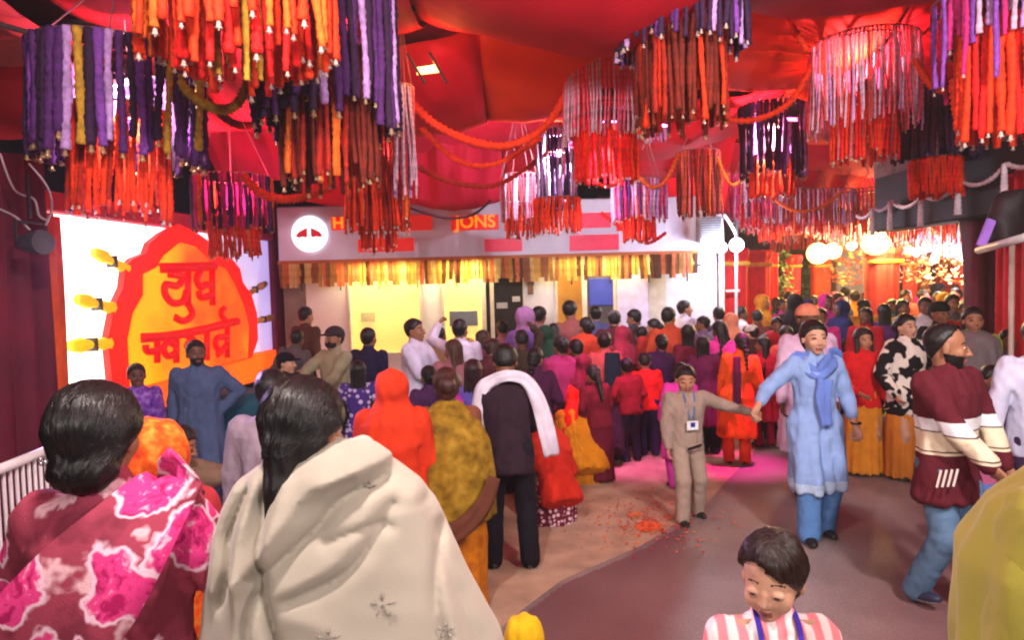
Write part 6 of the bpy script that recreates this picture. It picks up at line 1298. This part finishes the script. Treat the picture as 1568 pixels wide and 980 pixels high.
# ---- boy in grey holding the hand of the woman in blue
BEI = (158, 136, 124)
boy, JB = place(1050, 561, 5.5, dict(headscale=1.22, topc=BEI, lowc=(164, 142, 128), slw=.016, loose=.024, hyaw=-12, hpitch=12, handL=(.70, -.10, 1.20), poleL=(.2, .6, -.6), handR=(-.24, -.06, .80), footR=(-.10, -.14, 0), footL=(.17, .10, 0), skin=2, hem=-.12, grow=.02, topname='jacket',
    ribbons=[dict(pts=[(-.05, .0, 1.47), (-.055, -.10, 1.40), (-.02, -.165, 1.16)], w=[.022, .022], c=(90, 110, 150), up=(0, -1, 0), name='lanyard', wave=0), dict(pts=[(.05, .0, 1.47), (.055, -.10, 1.40), (.02, -.165, 1.16)], w=[.022, .022], c=(90, 110, 150), up=(0, -1, 0), name='lanyard', wave=0)]), 'boy in a greige jacket with a badge, holding hands with the woman in blue', yaw=8)
mb = MB(); mb.box((0, -.180, 1.10), (.13, .008, .10), bev=.004); mb.build('badge', mat('white_badge', (.75, .75, .8), .4), boy); mb = MB(); mb.box((.0, -.187, 1.11), (.05, .006, .05)); mb.build('badge_photo', cloth((40, 60, 140)), boy)
mb = MB(); mb.box((.03, -.16, .86), (.16, .012, .025), M=Matrix.Rotation(R(-14), 4, 'Y')); mb.build('belt', cloth((24, 20, 24)), boy)
BLU = mat('sky_blue_cotton', srgb((136, 164, 216)), .8, 0, .12, 8, .35, 140)
BL2 = mat('pale_blue_border', srgb((176, 196, 228)), .8, 0, .1, 8)
wom, JW = place(1246, 491, 5.05, dict(sex='f', build=.94, wide=.92, headscale=1.1, hairvol=.004, hair='bun', bun=(0, .10, .0), skin=4, hem=-.50, tflare=.02, topm=BLU, topx=[BL2], topmi=lambda c: (c[:, 2] < .50).astype(int), lowc=(92, 136, 196), loose=.024, ankle=.03, slw=.008, sleeve=1.6, curl=.8, handR=(-.50, -.16, 1.06), poleR=(-.6, .4, -.5), handL=(.27, -.10, .90), footR=(-.08, -.10, 0), footL=(.10, .06, 0), grow=.008,
    ribbons=[dict(pts=[(-.17, .06, 1.30), (-.12, .0, 1.42), (-.02, -.12, 1.33), (.10, -.09, 1.41), (.15, .03, 1.42), (.17, .12, 1.2)], w=[.10, .13, .12, .14, .15, .15], m=mat('deep_blue_dupatta', srgb((96, 122, 196)), .8, 0, .2, 8), up=(0, -1, 0), wave=.014, name='dupatta'),
             dict(pts=[(.02, -.15, 1.28), (.0, -.165, 1.12), (.03, -.17, .92)], w=[.12, .10, .08], m=mat('deep_blue_dupatta', srgb((96, 122, 196)), .8, 0, .2, 8), up=(0, -1, 0), wave=.014, name='dupatta')]), 'woman in a light blue kurta and blue trousers walking toward the camera', yaw=-2)
w_ = JW['WL']; mb = MB(); mb.tube([(w_[0] + .034 * math.cos(a), w_[1] + .034 * math.sin(a), w_[2] + .03) for a in np.linspace(0, 6.283, 13)], .007, 6, cap=False); mb.build('wrist_watch', cloth((30, 24, 28)), wom)
place(1236, 466, 6.1, dict(build=1.15, topc=(222, 184, 216), lowc=(200, 170, 200), hem=-.5, skin=3, hat=dict(c=(226, 140, 110)), handR=(-.30, -.1, .85), handL=(.26, .0, .85)), 'man in a long pinkish white kurta and round cap behind the woman in blue', yaw=6)
# ---- right middle group
place(1322, 503, 6.7, dict(sex='f', hair='longfront', hairvol=.012, headscale=1.06, topc=(214, 30, 36), low='skirt', lowc=(220, 140, 40), flare=.23, skin=2, handR=(-.15, -.25, 1.0), handL=(.2, -.16, .9), hyaw=6), 'girl with long loose hair in a red top and mustard skirt', yaw=-6)
COW = pattern('cow_print', 'cow', [(232, 218, 208), (26, 18, 26)], 8.5)
place(1387, 481, 6.5, dict(sex='f', hair='bun', topm=COW, hem=-.24, lowc=(190, 110, 40), low='skirt', lowm=cloth((200, 120, 40)), grow=.03, slw=.026, skin=4, handR=(-.24, -.10, .92), handL=(.24, -.08, .95)), 'woman in a fluffy cow print jacket', yaw=14)
place(1438, 462, 7.3, dict(hair='short', hat=dict(c=(24, 18, 22)), topc=(30, 22, 28), lowc=(26, 20, 26), build=1.15, skin=1), 'man in black jacket and black cap behind the man in maroon', yaw=10)
SW = pattern('sweater_bands', 'hbands', [(88, 24, 36), (58, 14, 22), (222, 204, 176), (226, 222, 228)], lambda C: [(0, C[0]), (.968, C[2]), (.978, C[1]), (.992, C[2]), (1.10, C[1]), (1.106, C[3]), (1.175, C[0])])
JEA = mat('blue_jeans', srgb((84, 112, 142)), .85, 0, .35, 3.5, .4, 120)
man, JM = place(1452, 497, 3.88, dict(build=1.0, wide=1.0, hair='short', beard=1, hem=-.24, grow=.022, tflare=.03, slw=.016, topm=SW, topname='sweater', lowm=JEA, loose=.018, skin=0, hyaw=40, hpitch=6, hairline=[.07, .065, .055, .03, .012, -.01, -.035],
    handR=(-.10, -.34, .92), poleR=(-.8, .5, -.4), handL=(.26, -.18, .86), poleL=(.8, .5, -.2), footR=(-.06, .13, .02), fpitchR=-14, footL=(.07, -.14, 0), kpoleR=(0, -1, 0), shoec=(40, 44, 70)), 'bearded man in a maroon sweater with white chest band and jeans, walking right', yaw=24)
for k in range(4): mb = MB(); x = -.22 + k * .032; mb.tube([(x - .03, -.135 - .010 * k, .915), (x - .06, -.130 - .010 * k, .82)], .006, 5); mb.build('sleeve_stripe', cloth((216, 206, 196)), man)
place(1490, 470, 6.3, dict(sex='f', hair='long', shawl=dict(c=(112, 100, 104), z=1.0, w=.25), topc=(150, 160, 50), hem=-.5, lowc=(150, 160, 60), skin=0), 'woman in a grey shawl over a lime green suit right of the man in maroon', yaw=-20)
place(1592, 486, 4.5, dict(build=1.1, topc=(206, 206, 232), lowc=(60, 40, 70), skin=1, hem=-.16, handR=(-.34, -.1, .84)), 'man in a white shirt cut off by the right edge', yaw=-10)
place(1545, 505, 6.2, dict(sex='f', hair='bun', topc=(110, 70, 110), hem=-.5, lowc=(70, 40, 80), skin=1), 'woman in a dusky mauve suit before the red curtain', yaw=-15)
place(1520, 560, 5.0, dict(sex='f', headscale=1.15, hair='tail', topc=(84, 44, 90), hem=-.45, lowc=(70, 50, 110), skin=1), 'girl in a purple suit between the maroon sweater and the right edge', yaw=10)
q = at(1507, 738, 4.6)
def bagf(P): return smin(prof(P, (0, 0, -.10), (0, 0, .10), (1, 0, 0), [0, 1], [.18, .13], [.07, .045], rnd=.03, p=3) + .006 * wob(P, 22, 3), 9, .01) if False else prof(P, (0, 0, -.10), (0, 0, .10), (1, 0, 0), [0, 1], [.18, .13], [.07, .045], rnd=.03, p=3) + .006 * wob(P, 22, 3)
bg_ = empty('hand_bag', q, R(10), 'blue and pink cloth bag carried at knee height beside the man in maroon', 'bag')
link('bag_body', make_mesh('bag', [sd(bagf, (-.25, -.15, -.16), (.25, .15, .16), .012, lambda c: (c[:, 2] > .0).astype(int), .01)], [cloth((96, 120, 206)), cloth((186, 96, 136))]), bg_)
mb = MB(); mb.tube(smooth_path([(-.08, 0, .08), (-.06, 0, .22), (0, 0, .27), (.06, 0, .22), (.08, 0, .08)], 4), .008, 6); mb.build('handle', cloth((186, 96, 136)), bg_)

# ---- the far crowd: a few kinds, each copied with its parts, each copy in its own clothes
def proto(p): return person('x', (0, 0, -50), 0, p, None, 1, .030, .015, .016)[0]
base = dict(handR=(-.22, -.12, .85), handL=(.22, -.1, .85))
kinds = [('man in a %s shirt', proto({**base})), ('man in a %s kurta', proto({**base, 'hem': -.5, 'build': 1.1})), ('woman in a %s suit', proto({**base, 'sex': 'f', 'hair': 'long', 'hem': -.5})),
         ('woman in a %s saree', proto({**base, 'sex': 'f', 'hair': 'bun', 'low': 'saree'})), ('woman under a %s veil', proto({**base, 'sex': 'f', 'hair': 'short', 'veil': dict(c=(200, 200, 199), drop=.3), 'low': 'saree'})), ('man with a cap and a %s shirt', proto({**base, 'hat': dict(c=(30, 30, 31))}))]
colsf = [('crimson', (180, 22, 40)), ('orange', (226, 90, 30)), ('magenta', (200, 40, 130)), ('navy', (40, 40, 90)), ('white', (210, 200, 205)), ('brown', (100, 56, 44)), ('mustard', (200, 140, 40)), ('teal', (30, 90, 100)), ('grey', (110, 100, 104)), ('purple', (100, 50, 120)), ('black', (30, 24, 28)), ('pink', (222, 120, 150))]
def dress(root, c, c2, hairc, skn):
    for ch in root.children:
        n = ch.name.split('.')[0]
        if n in ('shirt', 'kurta', 'veil', 'saree_skirt', 'cap', 'trousers'):
            mm = cloth(c) if n in ('shirt', 'kurta', 'veil', 'saree_skirt') else cloth(c2)
            ch.material_slots[0].link = 'OBJECT'; ch.material_slots[0].material = mm
        if n == 'body': ch.material_slots[0].link = 'OBJECT'; ch.material_slots[0].material = skin(skn)
def copy_person(src):
    r = src.copy(); COL.objects.link(r)
    for ch in src.children: c = ch.copy(); COL.objects.link(c); c.parent = r
    return r
rr = random.Random(33); used = set(); pool = []
for ri, (d0, n, xa, xb) in enumerate(((9.3, 9, 1200, 1500), (11, 12, 1120, 1500), (13.2, 13, 1180, 1500), (16, 14, 1170, 1500), (19.5, 14, 1190, 1480))):
    for k in range(n):
        px = xa + (xb - xa) * (k + rr.uniform(.2, .8)) / n; pool.append((px, d0 + rr.uniform(-.6, .6), ri))
spots_txt = [(1180, 'by the crimson pillar'), (1235, 'near the green shrubs'), (1285, 'under the left gate lamp'), (1325, 'before the grey gate column'), (1375, 'under the big gate lamp'), (1425, 'below the slim orange pillar'), (1465, 'before the flower displays'), (9999, 'beside the maroon pillar')]
rows_txt = ['nearest row', 'second row', 'third row', 'fourth row', 'farthest row']
first = [True] * len(kinds)
for px, d, ri in pool:
    for _ in range(40):
        ki = rr.randrange(len(kinds)); cn, cc = colsf[rr.randrange(len(colsf))]; wh = [t for x, t in spots_txt if px < x][0]; key = (ki, cn, wh, ri)
        if key not in used: break
    used.add(key)
    src = kinds[ki][1]; r = src if first[ki] else copy_person(src); first[ki] = False
    q = at(px, 470, d); r.location = (q.x, q.y, 0); r.rotation_euler = (0, 0, R(rr.choice((0, 180, 180, 0, 60, -60)) + rr.uniform(-25, 25))); s = rr.uniform(.90, 1.02); r.scale = (s, s, s)
    dress(r, cc, rr.choice(colsf)[1] if ki > 1 else (36, 28, 40), None, rr.randrange(4))
    tag(r, 'distant ' + kinds[ki][0] % cn + ' ' + wh + ', ' + rows_txt[ri], 'person', 'far crowd on the walkway')
for f_, k_ in zip(first, kinds):
    if f_: 
        for ch in list(k_[1].children): bpy.data.objects.remove(ch)
        bpy.data.objects.remove(k_[1])

# ------------------------------------------------------------------ haze in the lamp-lit air
mb = MB(); mb.box((0, 50, 2.2), (124, 144, 6.6))
hm_ = bpy.data.materials.new('haze'); hm_.use_nodes = True; nt = hm_.node_tree; nt.nodes.clear(); o_ = nt.nodes.new('ShaderNodeOutputMaterial'); v_ = nt.nodes.new('ShaderNodeVolumePrincipled')
v_.inputs['Color'].default_value = (.92, .88, .9, 1); v_.inputs['Density'].default_value = .0032; v_.inputs['Anisotropy'].default_value = .3; nt.links.new(v_.outputs[0], o_.inputs['Volume'])
tag(mb.build('haze', hm_), kind='stuff')
